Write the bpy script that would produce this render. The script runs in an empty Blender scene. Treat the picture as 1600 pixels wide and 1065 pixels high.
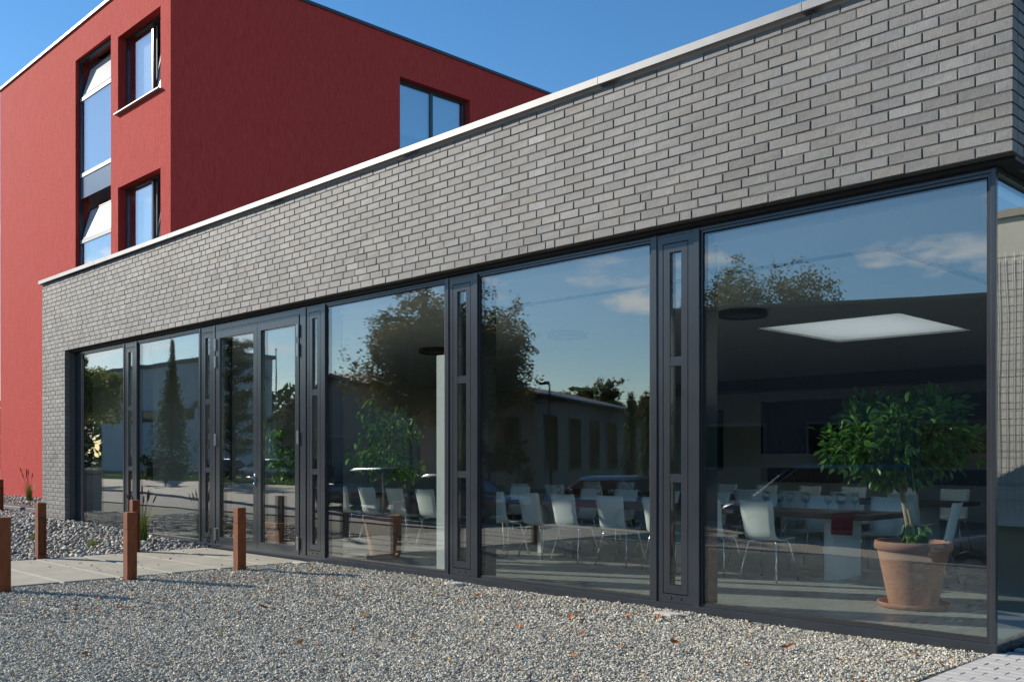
import bpy, math, random
import numpy as np
from mathutils import Vector, Matrix

# ------------------------------------------------------------------ camera, sky, sun, exposure
SC = bpy.context.scene
COL = SC.collection
R = math.radians

cam_d = bpy.data.cameras.new('camera')
cam = bpy.data.objects.new('camera', cam_d)
COL.objects.link(cam)
SC.camera = cam
cam_d.sensor_width = 36.0
cam_d.lens = 34.335
cam_d.shift_y = 0.1144
cam_d.clip_start = 0.05
cam_d.clip_end = 3000
cam.location = (0, 0, 1.373)
fwd = Vector((-0.7137, 0.7004, 0)).normalized()
cam.rotation_euler = fwd.to_track_quat('-Z', 'Y').to_euler()

SUN_EL, SUN_AZ = 25.0, (-0.906, -0.4225)          # where the sun stands (horizontal direction towards it)
world = bpy.data.worlds.new('World')
SC.world = world
world.use_nodes = True
wn, wl = world.node_tree.nodes, world.node_tree.links
wn.clear()
w_out = wn.new('ShaderNodeOutputWorld')
w_bg = wn.new('ShaderNodeBackground')
w_bg.inputs['Strength'].default_value = 0.10
sky = wn.new('ShaderNodeTexSky')
sky.sky_type = 'NISHITA'
sky.sun_disc = False
sky.sun_elevation = R(SUN_EL)
sky.sun_rotation = math.atan2(SUN_AZ[0], SUN_AZ[1])
sky.altitude = 300
sky.air_density = 1.0
sky.dust_density = 0.1
sky.ozone_density = 2.2
# fair-weather clouds in a low belt all round the horizon
tc = wn.new('ShaderNodeTexCoord')
cmap = wn.new('ShaderNodeMapping')
cmap.inputs['Scale'].default_value = (1.0, 1.0, 3.0)
cmap.inputs['Location'].default_value = (15.35, 28.51, 4.32)
cn = wn.new('ShaderNodeTexNoise')
cn.inputs['Scale'].default_value = 4.6
cn.inputs['Detail'].default_value = 9
cn.inputs['Roughness'].default_value = 0.58
ramp = wn.new('ShaderNodeValToRGB')
ramp.color_ramp.elements[0].position = 0.55
ramp.color_ramp.elements[1].position = 0.64
sep = wn.new('ShaderNodeSeparateXYZ')
belt = wn.new('ShaderNodeValToRGB')
be = belt.color_ramp
be.elements[0].position = 0.0
be.elements[0].color = (1, 1, 1, 1)
be.elements[1].position = 0.30
be.elements[1].color = (0, 0, 0, 1)
e_ = be.elements.new(0.17)
e_.color = (1, 1, 1, 1)
mulc = wn.new('ShaderNodeMath')
mulc.operation = 'MULTIPLY'
mixc = wn.new('ShaderNodeMixRGB')
mixc.inputs[2].default_value = (8.6, 8.8, 9.0, 1)
wl.new(tc.outputs['Generated'], cmap.inputs[0])
wl.new(cmap.outputs[0], cn.inputs['Vector'])
wl.new(cn.outputs['Fac'], ramp.inputs[0])
wl.new(tc.outputs['Generated'], sep.inputs[0])
wl.new(sep.outputs['Z'], belt.inputs[0])
wl.new(ramp.outputs[0], mulc.inputs[0])
wl.new(belt.outputs[0], mulc.inputs[1])
wl.new(mulc.outputs[0], mixc.inputs[0])
hsv = wn.new('ShaderNodeHueSaturation')
hsv.inputs['Saturation'].default_value = 1.27
hsv.inputs['Value'].default_value = 0.92
wl.new(sky.outputs[0], hsv.inputs['Color'])
wl.new(hsv.outputs[0], mixc.inputs[1])
wl.new(mixc.outputs[0], w_bg.inputs['Color'])
wl.new(w_bg.outputs[0], w_out.inputs[0])

sun_d = bpy.data.lights.new('sun', 'SUN')
sun_d.energy = 4.2
sun_d.angle = R(0.53)
sun_d.color = (1.0, 0.91, 0.79)
sun = bpy.data.objects.new('sun', sun_d)
COL.objects.link(sun)
sdir = Vector((SUN_AZ[0] * math.cos(R(SUN_EL)), SUN_AZ[1] * math.cos(R(SUN_EL)), math.sin(R(SUN_EL))))
sun.rotation_euler = sdir.to_track_quat('Z', 'Y').to_euler()
sun.location = (-20, -10, 30)

SC.view_settings.view_transform = 'Standard'
SC.view_settings.look = 'None'
SC.view_settings.gamma = 1.0
SC.view_settings.exposure = 0.85
SC.render.engine = 'CYCLES'
SC.cycles.max_bounces = 10
SC.cycles.diffuse_bounces = 4
SC.cycles.glossy_bounces = 5
SC.cycles.transmission_bounces = 6
SC.cycles.transparent_max_bounces = 24
SC.cycles.caustics_reflective = False
SC.cycles.caustics_refractive = False
SC.cycles.sample_clamp_indirect = 6.0
try:
    SC.cycles.use_denoising = True
    SC.cycles.denoiser = 'OPENIMAGEDENOISE'
except Exception:
    pass

rng = np.random.default_rng(7)
random.seed(7)

# ------------------------------------------------------------------ mesh helpers
class MB:
    """collects shapes; build() links them as ONE mesh object"""
    def __init__(self):
        self.v, self.f = [], []

    def add(self, vs, fs):
        n = len(self.v)
        self.v.extend(tuple(p) for p in vs)
        self.f.extend(tuple(i + n for i in q) for q in fs)
        return self

    def box(self, x0, x1, y0, y1, z0, z1):
        return self.add([(x0, y0, z0), (x1, y0, z0), (x1, y1, z0), (x0, y1, z0), (x0, y0, z1), (x1, y0, z1), (x1, y1, z1), (x0, y1, z1)],
                        [(0, 3, 2, 1), (4, 5, 6, 7), (0, 1, 5, 4), (1, 2, 6, 5), (2, 3, 7, 6), (3, 0, 4, 7)])

    def bbox(self, x0, x1, y0, y1, z0, z1, b=0.004):
        """box with chamfered edges"""
        vs, X, Y, Z = [], (x0, x1), (y0, y1), (z0, z1)
        idx = {}
        for ix in (0, 1):
            for iy in (0, 1):
                for iz in (0, 1):
                    for a in range(3):
                        p = [X[ix], Y[iy], Z[iz]]
                        for k, i in ((0, ix), (1, iy), (2, iz)):
                            if k != a:
                                p[k] += b if i == 0 else -b
                        idx[ix, iy, iz, a] = len(vs)
                        vs.append(p)
        fs = []
        for a in range(3):
            o = [k for k in range(3) if k != a]
            for s in (0, 1):
                q = []
                for (p, r) in ((0, 0), (1, 0), (1, 1), (0, 1)):
                    i = [0, 0, 0]
                    i[a], i[o[0]], i[o[1]] = s, p, r
                    q.append(idx[i[0], i[1], i[2], a])
                flip = (s == 0) != (a == 1)
                fs.append(tuple(reversed(q)) if flip else tuple(q))
        for a in range(3):      # edges along axis a join faces b, c
            b_, c_ = [k for k in range(3) if k != a]
            for sb in (0, 1):
                for sc in (0, 1):
                    def k(s, face):
                        i = [0, 0, 0]
                        i[a], i[b_], i[c_] = s, sb, sc
                        return idx[i[0], i[1], i[2], face]
                    fs.append((k(0, b_), k(1, b_), k(1, c_), k(0, c_)))
        for ix in (0, 1):
            for iy in (0, 1):
                for iz in (0, 1):
                    fs.append(tuple(idx[ix, iy, iz, a] for a in range(3)))
        return self.add(vs, fs)

    def tube(self, pts, r, n=8, cap=True):
        pts = [Vector(p) for p in pts]
        rs = r if isinstance(r, (list, tuple)) else [r] * len(pts)
        vs, fs = [], []
        ref = None
        for i, p in enumerate(pts):
            t = (pts[min(i + 1, len(pts) - 1)] - pts[max(i - 1, 0)]).normalized()
            if ref is None:
                ref = Vector((0, 0, 1)) if abs(t.z) < 0.9 else Vector((1, 0, 0))
            a = t.cross(ref)
            if a.length < 1e-4:
                a = t.orthogonal()
            a.normalize()
            b = t.cross(a).normalized()
            for k in range(n):
                w = 2 * math.pi * k / n
                vs.append(p + (a * math.cos(w) + b * math.sin(w)) * rs[i])
        for i in range(len(pts) - 1):
            for k in range(n):
                fs.append((i * n + k, i * n + (k + 1) % n, (i + 1) * n + (k + 1) % n, (i + 1) * n + k))
        if cap:
            fs.append(tuple(range(n))[::-1])
            fs.append(tuple((len(pts) - 1) * n + k for k in range(n)))
        return self.add(vs, fs)

    def lathe(self, prof, n=32, c=(0, 0, 0), closed=False):
        vs, fs = [], []
        m = len(prof)
        for (r, z) in prof:
            for k in range(n):
                w = 2 * math.pi * k / n
                vs.append((c[0] + r * math.cos(w), c[1] + r * math.sin(w), c[2] + z))
        for i in range(m - 1 + (1 if closed else 0)):
            for k in range(n):
                j = (i + 1) % m
                fs.append((i * n + k, i * n + (k + 1) % n, j * n + (k + 1) % n, j * n + k))
        return self.add(vs, fs)

    def prism(self, poly, y0, y1):
        """polygon in XZ extruded along Y"""
        n = len(poly)
        vs = [(x, y0, z) for x, z in poly] + [(x, y1, z) for x, z in poly]
        fs = [tuple(range(n)), tuple(range(n, 2 * n))[::-1]]
        fs += [(i, i + n, (i + 1) % n + n, (i + 1) % n) for i in range(n)]
        return self.add(vs, fs)

    def ring(self, x0, x1, z0, z1, w, y0, y1, wb=None, wt=None):
        """rectangular frame in the XZ plane, four mitre-free bars"""
        wb = w if wb is None else wb
        wt = w if wt is None else wt
        self.box(x0, x0 + w, y0, y1, z0, z1)
        self.box(x1 - w, x1, y0, y1, z0, z1)
        self.box(x0 + w, x1 - w, y0, y1, z0, z0 + wb)
        return self.box(x0 + w, x1 - w, y0, y1, z1 - wt, z1)

    def mesh(self, name, mat, smooth=False):
        me = bpy.data.meshes.new(name)
        me.from_pydata(self.v, [], self.f)
        me.update()
        if mat is not None:
            me.materials.append(mat)
        if smooth:
            me.polygons.foreach_set('use_smooth', [True] * len(me.polygons))
        return me

    def build(self, name, mat, parent=None, smooth=False, loc=(0, 0, 0), fix=False):
        me = self.mesh(name, mat, smooth)
        if fix:
            import bmesh
            bm = bmesh.new()
            bm.from_mesh(me)
            bmesh.ops.recalc_face_normals(bm, faces=bm.faces)
            bm.to_mesh(me)
            bm.free()
        return link(name, me, parent, loc)


def link(name, me, parent=None, loc=(0, 0, 0)):
    o = bpy.data.objects.new(name, me)
    COL.objects.link(o)
    o.location = loc
    if parent is not None:
        o.parent = parent
    return o


def tag(o, label=None, cat=None, group=None, kind=None):
    if label:
        o['label'] = label
    if cat:
        o['category'] = cat
    if group:
        o['group'] = group
    if kind:
        o['kind'] = kind
    return o


def empty(name, loc, label, cat, group=None, rz=0):
    o = bpy.data.objects.new(name, None)
    COL.objects.link(o)
    o.empty_display_size = 0.2
    o.location = loc
    o.rotation_euler = (0, 0, rz)
    return tag(o, label, cat, group)


def copy_tree(o, parent=None):
    c = o.copy()
    COL.objects.link(c)
    c.parent = parent
    for ch in list(o.children):
        copy_tree(ch, c)
    return c


def np_mesh(name, V, Fq, mat, col=None, smooth=False):
    """fast mesh from numpy: Fq is (n, k) with constant k"""
    me = bpy.data.meshes.new(name)
    n, k = Fq.shape
    me.vertices.add(len(V))
    me.vertices.foreach_set('co', np.asarray(V, np.float32).ravel())
    me.loops.add(n * k)
    me.loops.foreach_set('vertex_index', np.asarray(Fq, np.int32).ravel())
    me.polygons.add(n)
    me.polygons.foreach_set('loop_start', np.arange(0, n * k, k, dtype=np.int32))
    if col is not None:
        at = me.attributes.new('tint', 'FLOAT_COLOR', 'POINT')
        c4 = np.ones((len(V), 4), np.float32)
        c4[:, :3] = col
        at.data.foreach_set('color', c4.ravel())
    me.update(calc_edges=True)
    me.polygons.foreach_set('use_smooth', np.full(n, bool(smooth)))
    if mat is not None:
        me.materials.append(mat)
    return me


# ------------------------------------------------------------------ materials
def new_mat(name):
    m = bpy.data.materials.new(name)
    m.use_nodes = True
    nt = m.node_tree
    b = nt.nodes['Principled BSDF']
    return m, nt, b


def pmat(name, col, rough=0.6, metal=0.0, var=0.0, scale=8.0, bump=0.0, bscale=40.0, col2=None, spec=0.5, detail=5.0, stretch=None, coat=0.0, bdist=0.01):
    """principled with object-space noise for colour variation and fine relief"""
    m, nt, b = new_mat(name)
    N, L = nt.nodes, nt.links
    b.inputs['Base Color'].default_value = (*col, 1)
    b.inputs['Roughness'].default_value = rough
    b.inputs['Metallic'].default_value = metal
    b.inputs['Specular IOR Level'].default_value = spec
    b.inputs['Coat Weight'].default_value = coat
    co = N.new('ShaderNodeTexCoord')
    src = co.outputs['Object']
    if stretch:
        mp = N.new('ShaderNodeMapping')
        mp.inputs['Scale'].default_value = stretch
        L.new(src, mp.inputs[0])
        src = mp.outputs[0]
    if var > 0 or col2:
        nz = N.new('ShaderNodeTexNoise')
        nz.inputs['Scale'].default_value = scale
        nz.inputs['Detail'].default_value = detail
        nz.inputs['Roughness'].default_value = 0.6
        L.new(src, nz.inputs['Vector'])
        rp = N.new('ShaderNodeValToRGB')
        rp.color_ramp.elements[0].position = 0.3
        rp.color_ramp.elements[1].position = 0.7
        c2 = col2 or tuple(c * (1 + var) for c in col)
        c1 = col if col2 else tuple(c * (1 - var) for c in col)
        rp.color_ramp.elements[0].color = (*c1, 1)
        rp.color_ramp.elements[1].color = (*c2, 1)
        L.new(nz.outputs['Fac'], rp.inputs[0])
        L.new(rp.outputs[0], b.inputs['Base Color'])
    if bump > 0:
        nb = N.new('ShaderNodeTexNoise')
        nb.inputs['Scale'].default_value = bscale
        nb.inputs['Detail'].default_value = 6
        L.new(co.outputs['Object'], nb.inputs['Vector'])
        bp = N.new('ShaderNodeBump')
        bp.inputs['Strength'].default_value = bump
        bp.inputs['Distance'].default_value = bdist
        L.new(nb.outputs['Fac'], bp.inputs['Height'])
        L.new(bp.outputs[0], b.inputs['Normal'])
    return m


def glass_mat(name, r0=0.045, tint=(0.86, 0.92, 0.90), power=3.7, wob=0.0, k=1.0):
    """one surface of a thin pane: part mirror by angle, the rest passes through"""
    m = bpy.data.materials.new(name)
    m.use_nodes = True
    nt = m.node_tree
    N, L = nt.nodes, nt.links
    N.clear()
    out = N.new('ShaderNodeOutputMaterial')
    mix = N.new('ShaderNodeMixShader')
    tr = N.new('ShaderNodeBsdfTransparent')
    tr.inputs[0].default_value = (*tint, 1)
    gl = N.new('ShaderNodeBsdfGlossy')
    gl.inputs['Roughness'].default_value = 0.0
    gl.inputs['Color'].default_value = (0.97, 0.98, 1.0, 1)
    geo = N.new('ShaderNodeNewGeometry')
    dot = N.new('ShaderNodeVectorMath')
    dot.operation = 'DOT_PRODUCT'
    L.new(geo.outputs['Normal'], dot.inputs[0])
    L.new(geo.outputs['Incoming'], dot.inputs[1])
    ab = N.new('ShaderNodeMath'); ab.operation = 'ABSOLUTE'
    L.new(dot.outputs['Value'], ab.inputs[0])
    om = N.new('ShaderNodeMath'); om.operation = 'SUBTRACT'; om.inputs[0].default_value = 1.0; om.use_clamp = True
    L.new(ab.outputs[0], om.inputs[1])
    pw = N.new('ShaderNodeMath'); pw.operation = 'POWER'; pw.inputs[1].default_value = power
    L.new(om.outputs[0], pw.inputs[0])
    ma = N.new('ShaderNodeMath'); ma.operation = 'MULTIPLY_ADD'; ma.inputs[1].default_value = (1 - r0) * k; ma.inputs[2].default_value = r0
    L.new(pw.outputs[0], ma.inputs[0])
    L.new(ma.outputs[0], mix.inputs[0])
    L.new(tr.outputs[0], mix.inputs[1])
    L.new(gl.outputs[0], mix.inputs[2])
    if wob > 0:
        co = N.new('ShaderNodeTexCoord')
        nb = N.new('ShaderNodeTexNoise'); nb.inputs['Scale'].default_value = 0.9; nb.inputs['Detail'].default_value = 1.0
        L.new(co.outputs['Object'], nb.inputs['Vector'])
        bp = N.new('ShaderNodeBump'); bp.inputs['Strength'].default_value = 1.0; bp.inputs['Distance'].default_value = wob
        L.new(nb.outputs['Fac'], bp.inputs['Height'])
        L.new(bp.outputs[0], gl.inputs['Normal'])
    L.new(mix.outputs[0], out.inputs[0])
    return m


def tint_mat(name, rough=0.85, bump=0.0, bscale=60, spec=0.3, trans=0.0, attr='tint', bdist=0.005, noise=0.0, nscale=30):
    """base colour from the mesh's own per-piece tint"""
    m, nt, b = new_mat(name)
    N, L = nt.nodes, nt.links
    a = N.new('ShaderNodeAttribute')
    a.attribute_name = attr
    b.inputs['Roughness'].default_value = rough
    b.inputs['Specular IOR Level'].default_value = spec
    src = a.outputs['Color']
    if noise > 0:
        co = N.new('ShaderNodeTexCoord')
        nz = N.new('ShaderNodeTexNoise'); nz.inputs['Scale'].default_value = nscale; nz.inputs['Detail'].default_value = 6
        L.new(co.outputs['Object'], nz.inputs['Vector'])
        mr = N.new('ShaderNodeMapRange'); mr.inputs[1].default_value = 0.25; mr.inputs[2].default_value = 0.75
        mr.inputs[3].default_value = 1 - noise; mr.inputs[4].default_value = 1 + noise
        L.new(nz.outputs['Fac'], mr.inputs[0])
        vm = N.new('ShaderNodeVectorMath'); vm.operation = 'SCALE'
        L.new(src, vm.inputs[0]); L.new(mr.outputs[0], vm.inputs['Scale'])
        src = vm.outputs[0]
    L.new(src, b.inputs['Base Color'])
    if trans > 0:
        b.inputs['Subsurface Weight'].default_value = 0
        out = N['Material Output']
        tl = N.new('ShaderNodeBsdfTranslucent')
        L.new(src, tl.inputs[0])
        mx = N.new('ShaderNodeMixShader'); mx.inputs[0].default_value = trans
        L.new(b.outputs[0], mx.inputs[1]); L.new(tl.outputs[0], mx.inputs[2])
        L.new(mx.outputs[0], out.inputs[0])
    if bump > 0:
        co = N.new('ShaderNodeTexCoord')
        nb = N.new('ShaderNodeTexNoise'); nb.inputs['Scale'].default_value = bscale; nb.inputs['Detail'].default_value = 6
        L.new(co.outputs['Object'], nb.inputs['Vector'])
        bp = N.new('ShaderNodeBump'); bp.inputs['Strength'].default_value = bump; bp.inputs['Distance'].default_value = bdist
        L.new(nb.outputs['Fac'], bp.inputs['Height'])
        L.new(bp.outputs[0], b.inputs['Normal'])
    return m


def brick_single_mat():
    """single bricks: colour from the object's own colour, fired-clay mottling and wire-cut relief"""
    m, nt, b = new_mat('brick_clay')
    N, L = nt.nodes, nt.links
    oi = N.new('ShaderNodeObjectInfo')
    geo = N.new('ShaderNodeNewGeometry')
    return m, nt, b, oi.outputs['Color'], geo.outputs['Position']


def finish_brick(nt, b, csrc, psrc):
    N, L = nt.nodes, nt.links
    nz = N.new('ShaderNodeTexNoise'); nz.inputs['Scale'].default_value = 26; nz.inputs['Detail'].default_value = 8; nz.inputs['Roughness'].default_value = 0.65
    L.new(psrc, nz.inputs['Vector'])
    mr = N.new('ShaderNodeMapRange'); mr.inputs[1].default_value = 0.25; mr.inputs[2].default_value = 0.75; mr.inputs[3].default_value = 0.80; mr.inputs[4].default_value = 1.16
    L.new(nz.outputs['Fac'], mr.inputs[0])
    vo = N.new('ShaderNodeTexNoise'); vo.inputs['Scale'].default_value = 120; vo.inputs['Detail'].default_value = 2
    L.new(psrc, vo.inputs['Vector'])
    pit = N.new('ShaderNodeMapRange'); pit.inputs[1].default_value = 0.30; pit.inputs[2].default_value = 0.38; pit.inputs[3].default_value = 0.6; pit.inputs[4].default_value = 1.0
    L.new(vo.outputs['Fac'], pit.inputs[0])
    mm = N.new('ShaderNodeMath'); mm.operation = 'MULTIPLY'
    L.new(mr.outputs[0], mm.inputs[0]); L.new(pit.outputs[0], mm.inputs[1])
    lg = N.new('ShaderNodeTexNoise'); lg.inputs['Scale'].default_value = 0.9; lg.inputs['Detail'].default_value = 4
    L.new(psrc, lg.inputs['Vector'])
    lm = N.new('ShaderNodeMapRange'); lm.inputs[1].default_value = 0.3; lm.inputs[2].default_value = 0.7; lm.inputs[3].default_value = 0.88; lm.inputs[4].default_value = 1.12
    L.new(lg.outputs['Fac'], lm.inputs[0])
    m2 = N.new('ShaderNodeMath'); m2.operation = 'MULTIPLY'
    L.new(mm.outputs[0], m2.inputs[0]); L.new(lm.outputs[0], m2.inputs[1]); mm = m2
    vm = N.new('ShaderNodeVectorMath'); vm.operation = 'SCALE'
    L.new(csrc, vm.inputs[0]); L.new(mm.outputs[0], vm.inputs['Scale'])
    L.new(vm.outputs[0], b.inputs['Base Color'])
    b.inputs['Roughness'].default_value = 0.68
    b.inputs['Specular IOR Level'].default_value = 0.46
    mp = N.new('ShaderNodeMapping'); mp.inputs['Scale'].default_value = (1.0, 1.0, 0.35)
    L.new(psrc, mp.inputs[0])
    nb = N.new('ShaderNodeTexNoise'); nb.inputs['Scale'].default_value = 95; nb.inputs['Detail'].default_value = 6
    L.new(mp.outputs[0], nb.inputs['Vector'])
    bp = N.new('ShaderNodeBump'); bp.inputs['Strength'].default_value = 0.5; bp.inputs['Distance'].default_value = 0.0035
    L.new(nb.outputs['Fac'], bp.inputs['Height'])
    L.new(bp.outputs[0], b.inputs['Normal'])


M = {}
_m, _nt, _b, _c, _p = brick_single_mat()
finish_brick(_nt, _b, _c, _p)
M['brick'] = _m
_m, _nt, _b = new_mat('brick_clay_field')
_a = _nt.nodes.new('ShaderNodeAttribute'); _a.attribute_name = 'tint'
_g = _nt.nodes.new('ShaderNodeNewGeometry')
finish_brick(_nt, _b, _a.outputs['Color'], _g.outputs['Position'])
M['brick_field'] = _m

M['mortar'] = pmat('mortar', (0.118, 0.118, 0.116), 0.95, var=0.25, scale=30, bump=0.4, bscale=200, spec=0.2)
M['coping'] = pmat('zinc_coping', (0.29, 0.295, 0.295), 0.5, metal=0.15, var=0.12, scale=2.5, bump=0.05, bscale=3)
M['frame'] = pmat('anthracite_powder_coat', (0.036, 0.042, 0.050), 0.17, var=0.10, scale=3, bump=0.02, bscale=350, spec=0.6)
M['gasket'] = pmat('black_rubber', (0.008, 0.008, 0.009), 0.7, var=0.1)
M['soffit'] = pmat('dark_soffit', (0.012, 0.012, 0.014), 0.55, var=0.15, scale=2)
M['glass'] = glass_mat('insulating_glass', r0=0.13, tint=(0.935, 0.97, 0.957), power=4.0, wob=0.0016)
M['glass_red'] = glass_mat('window_glass', r0=0.34, tint=(0.75, 0.82, 0.85), power=4.0)
M['red'] = None
M['spandrel'] = pmat('enamelled_spandrel', (0.10, 0.135, 0.19), 0.2, var=0.08, scale=2)
M['window_rail'] = pmat('grey_window_rail', (0.22, 0.25, 0.29), 0.5, var=0.08)
M['sash_sheen'] = pmat('sash_pane_painted_sheen', (0.50, 0.54, 0.57), 0.18, var=0.08, scale=1.2)  # pale colour paints sky reflection and a sunlit blind into the sash panes
M['steel'] = pmat('brushed_steel', (0.55, 0.56, 0.57), 0.28, metal=0.95, var=0.08, scale=20)
M['chrome'] = pmat('chrome_tube', (0.72, 0.73, 0.75), 0.12, metal=1.0, var=0.03)
M['floor'] = pmat('speckled_terrazzo', (0.27, 0.27, 0.26), 0.32, scale=130, col2=(0.52, 0.53, 0.50), detail=2, bump=0.03, bscale=120)
M['white_wall'] = pmat('white_plaster', (0.74, 0.73, 0.70), 0.9, var=0.05, scale=3, bump=0.05, bscale=120)
M['ceiling'] = pmat('ceiling_paint', (0.82, 0.81, 0.78), 0.9, var=0.03, scale=2)
M['shell'] = pmat('pale_lacquered_shell', (0.78, 0.82, 0.81), 0.32, var=0.03, scale=6)
M['wood'] = pmat('dark_oak', (0.10, 0.060, 0.035), 0.45, scale=9, col2=(0.16, 0.10, 0.06), stretch=(0.6, 7, 7), bump=0.08, bscale=60)
M['white_slab'] = pmat('white_table_slab', (0.72, 0.73, 0.71), 0.5, var=0.03, scale=4)
M['dark_wood'] = pmat('dark_niche_board', (0.035, 0.028, 0.024), 0.5, var=0.2, scale=6)
M['terracotta'] = pmat('terracotta', (0.36, 0.155, 0.095), 0.85, scale=7, col2=(0.44, 0.225, 0.15), bump=0.15, bscale=70)
M['soil'] = pmat('potting_soil', (0.05, 0.035, 0.025), 0.95, var=0.4, scale=60, bump=0.6, bscale=90)
M['bark_pale'] = pmat('pale_bark', (0.36, 0.31, 0.23), 0.85, var=0.25, scale=30, bump=0.3, bscale=80)
M['bark'] = pmat('brown_bark', (0.10, 0.075, 0.055), 0.9, var=0.35, scale=14, bump=0.6, bscale=40)
M['leaf'] = tint_mat('glossy_leaf', rough=0.28, spec=0.6, trans=0.5)
M['tree_leaf'] = tint_mat('tree_leaf', rough=0.6, spec=0.3, trans=0.45)
M['dead_leaf'] = tint_mat('dry_leaf', rough=0.75, spec=0.25, trans=0.1)
M['gravel'] = tint_mat('gravel_stone', rough=0.85, spec=0.3, noise=0.25, nscale=160)
M['gravel_bed'] = pmat('gravel_bed', (0.20, 0.185, 0.155), 0.95, scale=160, col2=(0.44, 0.41, 0.36), bump=1.0, bscale=160, detail=3, bdist=0.02)
M['pebble'] = tint_mat('river_pebble', rough=0.7, spec=0.35, noise=0.2, nscale=35, bump=0.15, bscale=90)
M['concrete'] = pmat('path_concrete', (0.255, 0.24, 0.19), 0.88, scale=2.2, col2=(0.36, 0.34, 0.275), bump=0.12, bscale=130, detail=9)
M['paver'] = pmat('paver_concrete', (0.40, 0.39, 0.37), 0.9, scale=10, col2=(0.50, 0.49, 0.46), bump=0.3, bscale=190)
M['asphalt'] = pmat('aged_asphalt', (0.33, 0.285, 0.215), 0.9, scale=0.35, col2=(0.42, 0.365, 0.28), bump=0.25, bscale=60)
M['forecourt'] = pmat('forecourt_asphalt', (0.13, 0.115, 0.098), 0.9, scale=0.6, col2=(0.18, 0.16, 0.138), bump=0.25, bscale=60)
M['kerb'] = pmat('kerb_concrete', (0.30, 0.30, 0.29), 0.9, var=0.12, scale=4, bump=0.15, bscale=90)
M['dark_kerb'] = pmat('dark_steel_edging', (0.075, 0.072, 0.085), 0.7, var=0.12, scale=4)
M['grit'] = pmat('joint_grit', (0.36, 0.36, 0.36), 0.95, scale=120, col2=(0.50, 0.50, 0.50), bump=0.6, bscale=160)
M['ground'] = pmat('meadow_soil', (0.06, 0.075, 0.03), 0.95, scale=0.15, col2=(0.10, 0.10, 0.05), bump=0.4, bscale=6)
M['roof_gravel'] = pmat('roof_gravel', (0.56, 0.51, 0.43), 0.95, scale=60, col2=(0.70, 0.64, 0.55), bump=0.6, bscale=90)
M['grass'] = tint_mat('grass_blade', rough=0.6, spec=0.3, trans=0.3)
M['concrete_wall'] = pmat('board_marked_concrete', (0.50, 0.47, 0.40), 0.9, scale=0.9, col2=(0.64, 0.60, 0.51), bump=0.2, bscale=30, detail=8)
M['galv'] = pmat('galvanised_wire', (0.28, 0.29, 0.30), 0.45, metal=0.6, var=0.1)
M['tyre'] = pmat('tyre_rubber', (0.012, 0.012, 0.012), 0.8, var=0.2)
M['car_glass'] = pmat('car_glass', (0.012, 0.015, 0.018), 0.06, var=0.02, spec=0.3)
M['headlight'] = pmat('headlight_lens', (0.65, 0.68, 0.70), 0.08, metal=0.6, var=0.05)
M['lamp_dark'] = pmat('lamp_black', (0.02, 0.02, 0.022), 0.5, var=0.1)
M['red_cloth'] = pmat('red_cloth', (0.20, 0.02, 0.015), 0.8, var=0.15, scale=25, bump=0.2, bscale=150)
M['bottle'] = pmat('dark_bottle', (0.015, 0.02, 0.012), 0.12, var=0.2)
M['clear'] = glass_mat('drinking_glass', r0=0.06, tint=(0.90, 0.92, 0.92), power=2.2)
M['wine'] = pmat('red_wine', (0.09, 0.006, 0.01), 0.1, var=0.05)

# plaster of the red block: rough render, faint vertical streaks
m, nt, b = new_mat('red_render')
N, L = nt.nodes, nt.links
co = N.new('ShaderNodeTexCoord')
mp = N.new('ShaderNodeMapping'); mp.inputs['Scale'].default_value = (2.2, 2.2, 0.55)
L.new(co.outputs['Object'], mp.inputs[0])
nz = N.new('ShaderNodeTexNoise'); nz.inputs['Scale'].default_value = 7.0; nz.inputs['Detail'].default_value = 8; nz.inputs['Roughness'].default_value = 0.7
L.new(mp.outputs[0], nz.inputs['Vector'])
rp = N.new('ShaderNodeValToRGB')
rp.color_ramp.elements[0].position = 0.30; rp.color_ramp.elements[0].color = (0.385, 0.040, 0.034, 1)
rp.color_ramp.elements[1].position = 0.72; rp.color_ramp.elements[1].color = (0.495, 0.066, 0.057, 1)
L.new(nz.outputs['Fac'], rp.inputs[0]); L.new(rp.outputs[0], b.inputs['Base Color'])
nb = N.new('ShaderNodeTexNoise'); nb.inputs['Scale'].default_value = 38; nb.inputs['Detail'].default_value = 5
mp2 = N.new('ShaderNodeMapping'); mp2.inputs['Scale'].default_value = (1, 1, 0.45)
L.new(co.outputs['Object'], mp2.inputs[0]); L.new(mp2.outputs[0], nb.inputs['Vector'])
bp = N.new('ShaderNodeBump'); bp.inputs['Strength'].default_value = 0.8; bp.inputs['Distance'].default_value = 0.02
L.new(nb.outputs['Fac'], bp.inputs['Height']); L.new(bp.outputs[0], b.inputs['Normal'])
b.inputs['Roughness'].default_value = 0.9; b.inputs['Specular IOR Level'].default_value = 0.16
M['red'] = m

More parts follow.
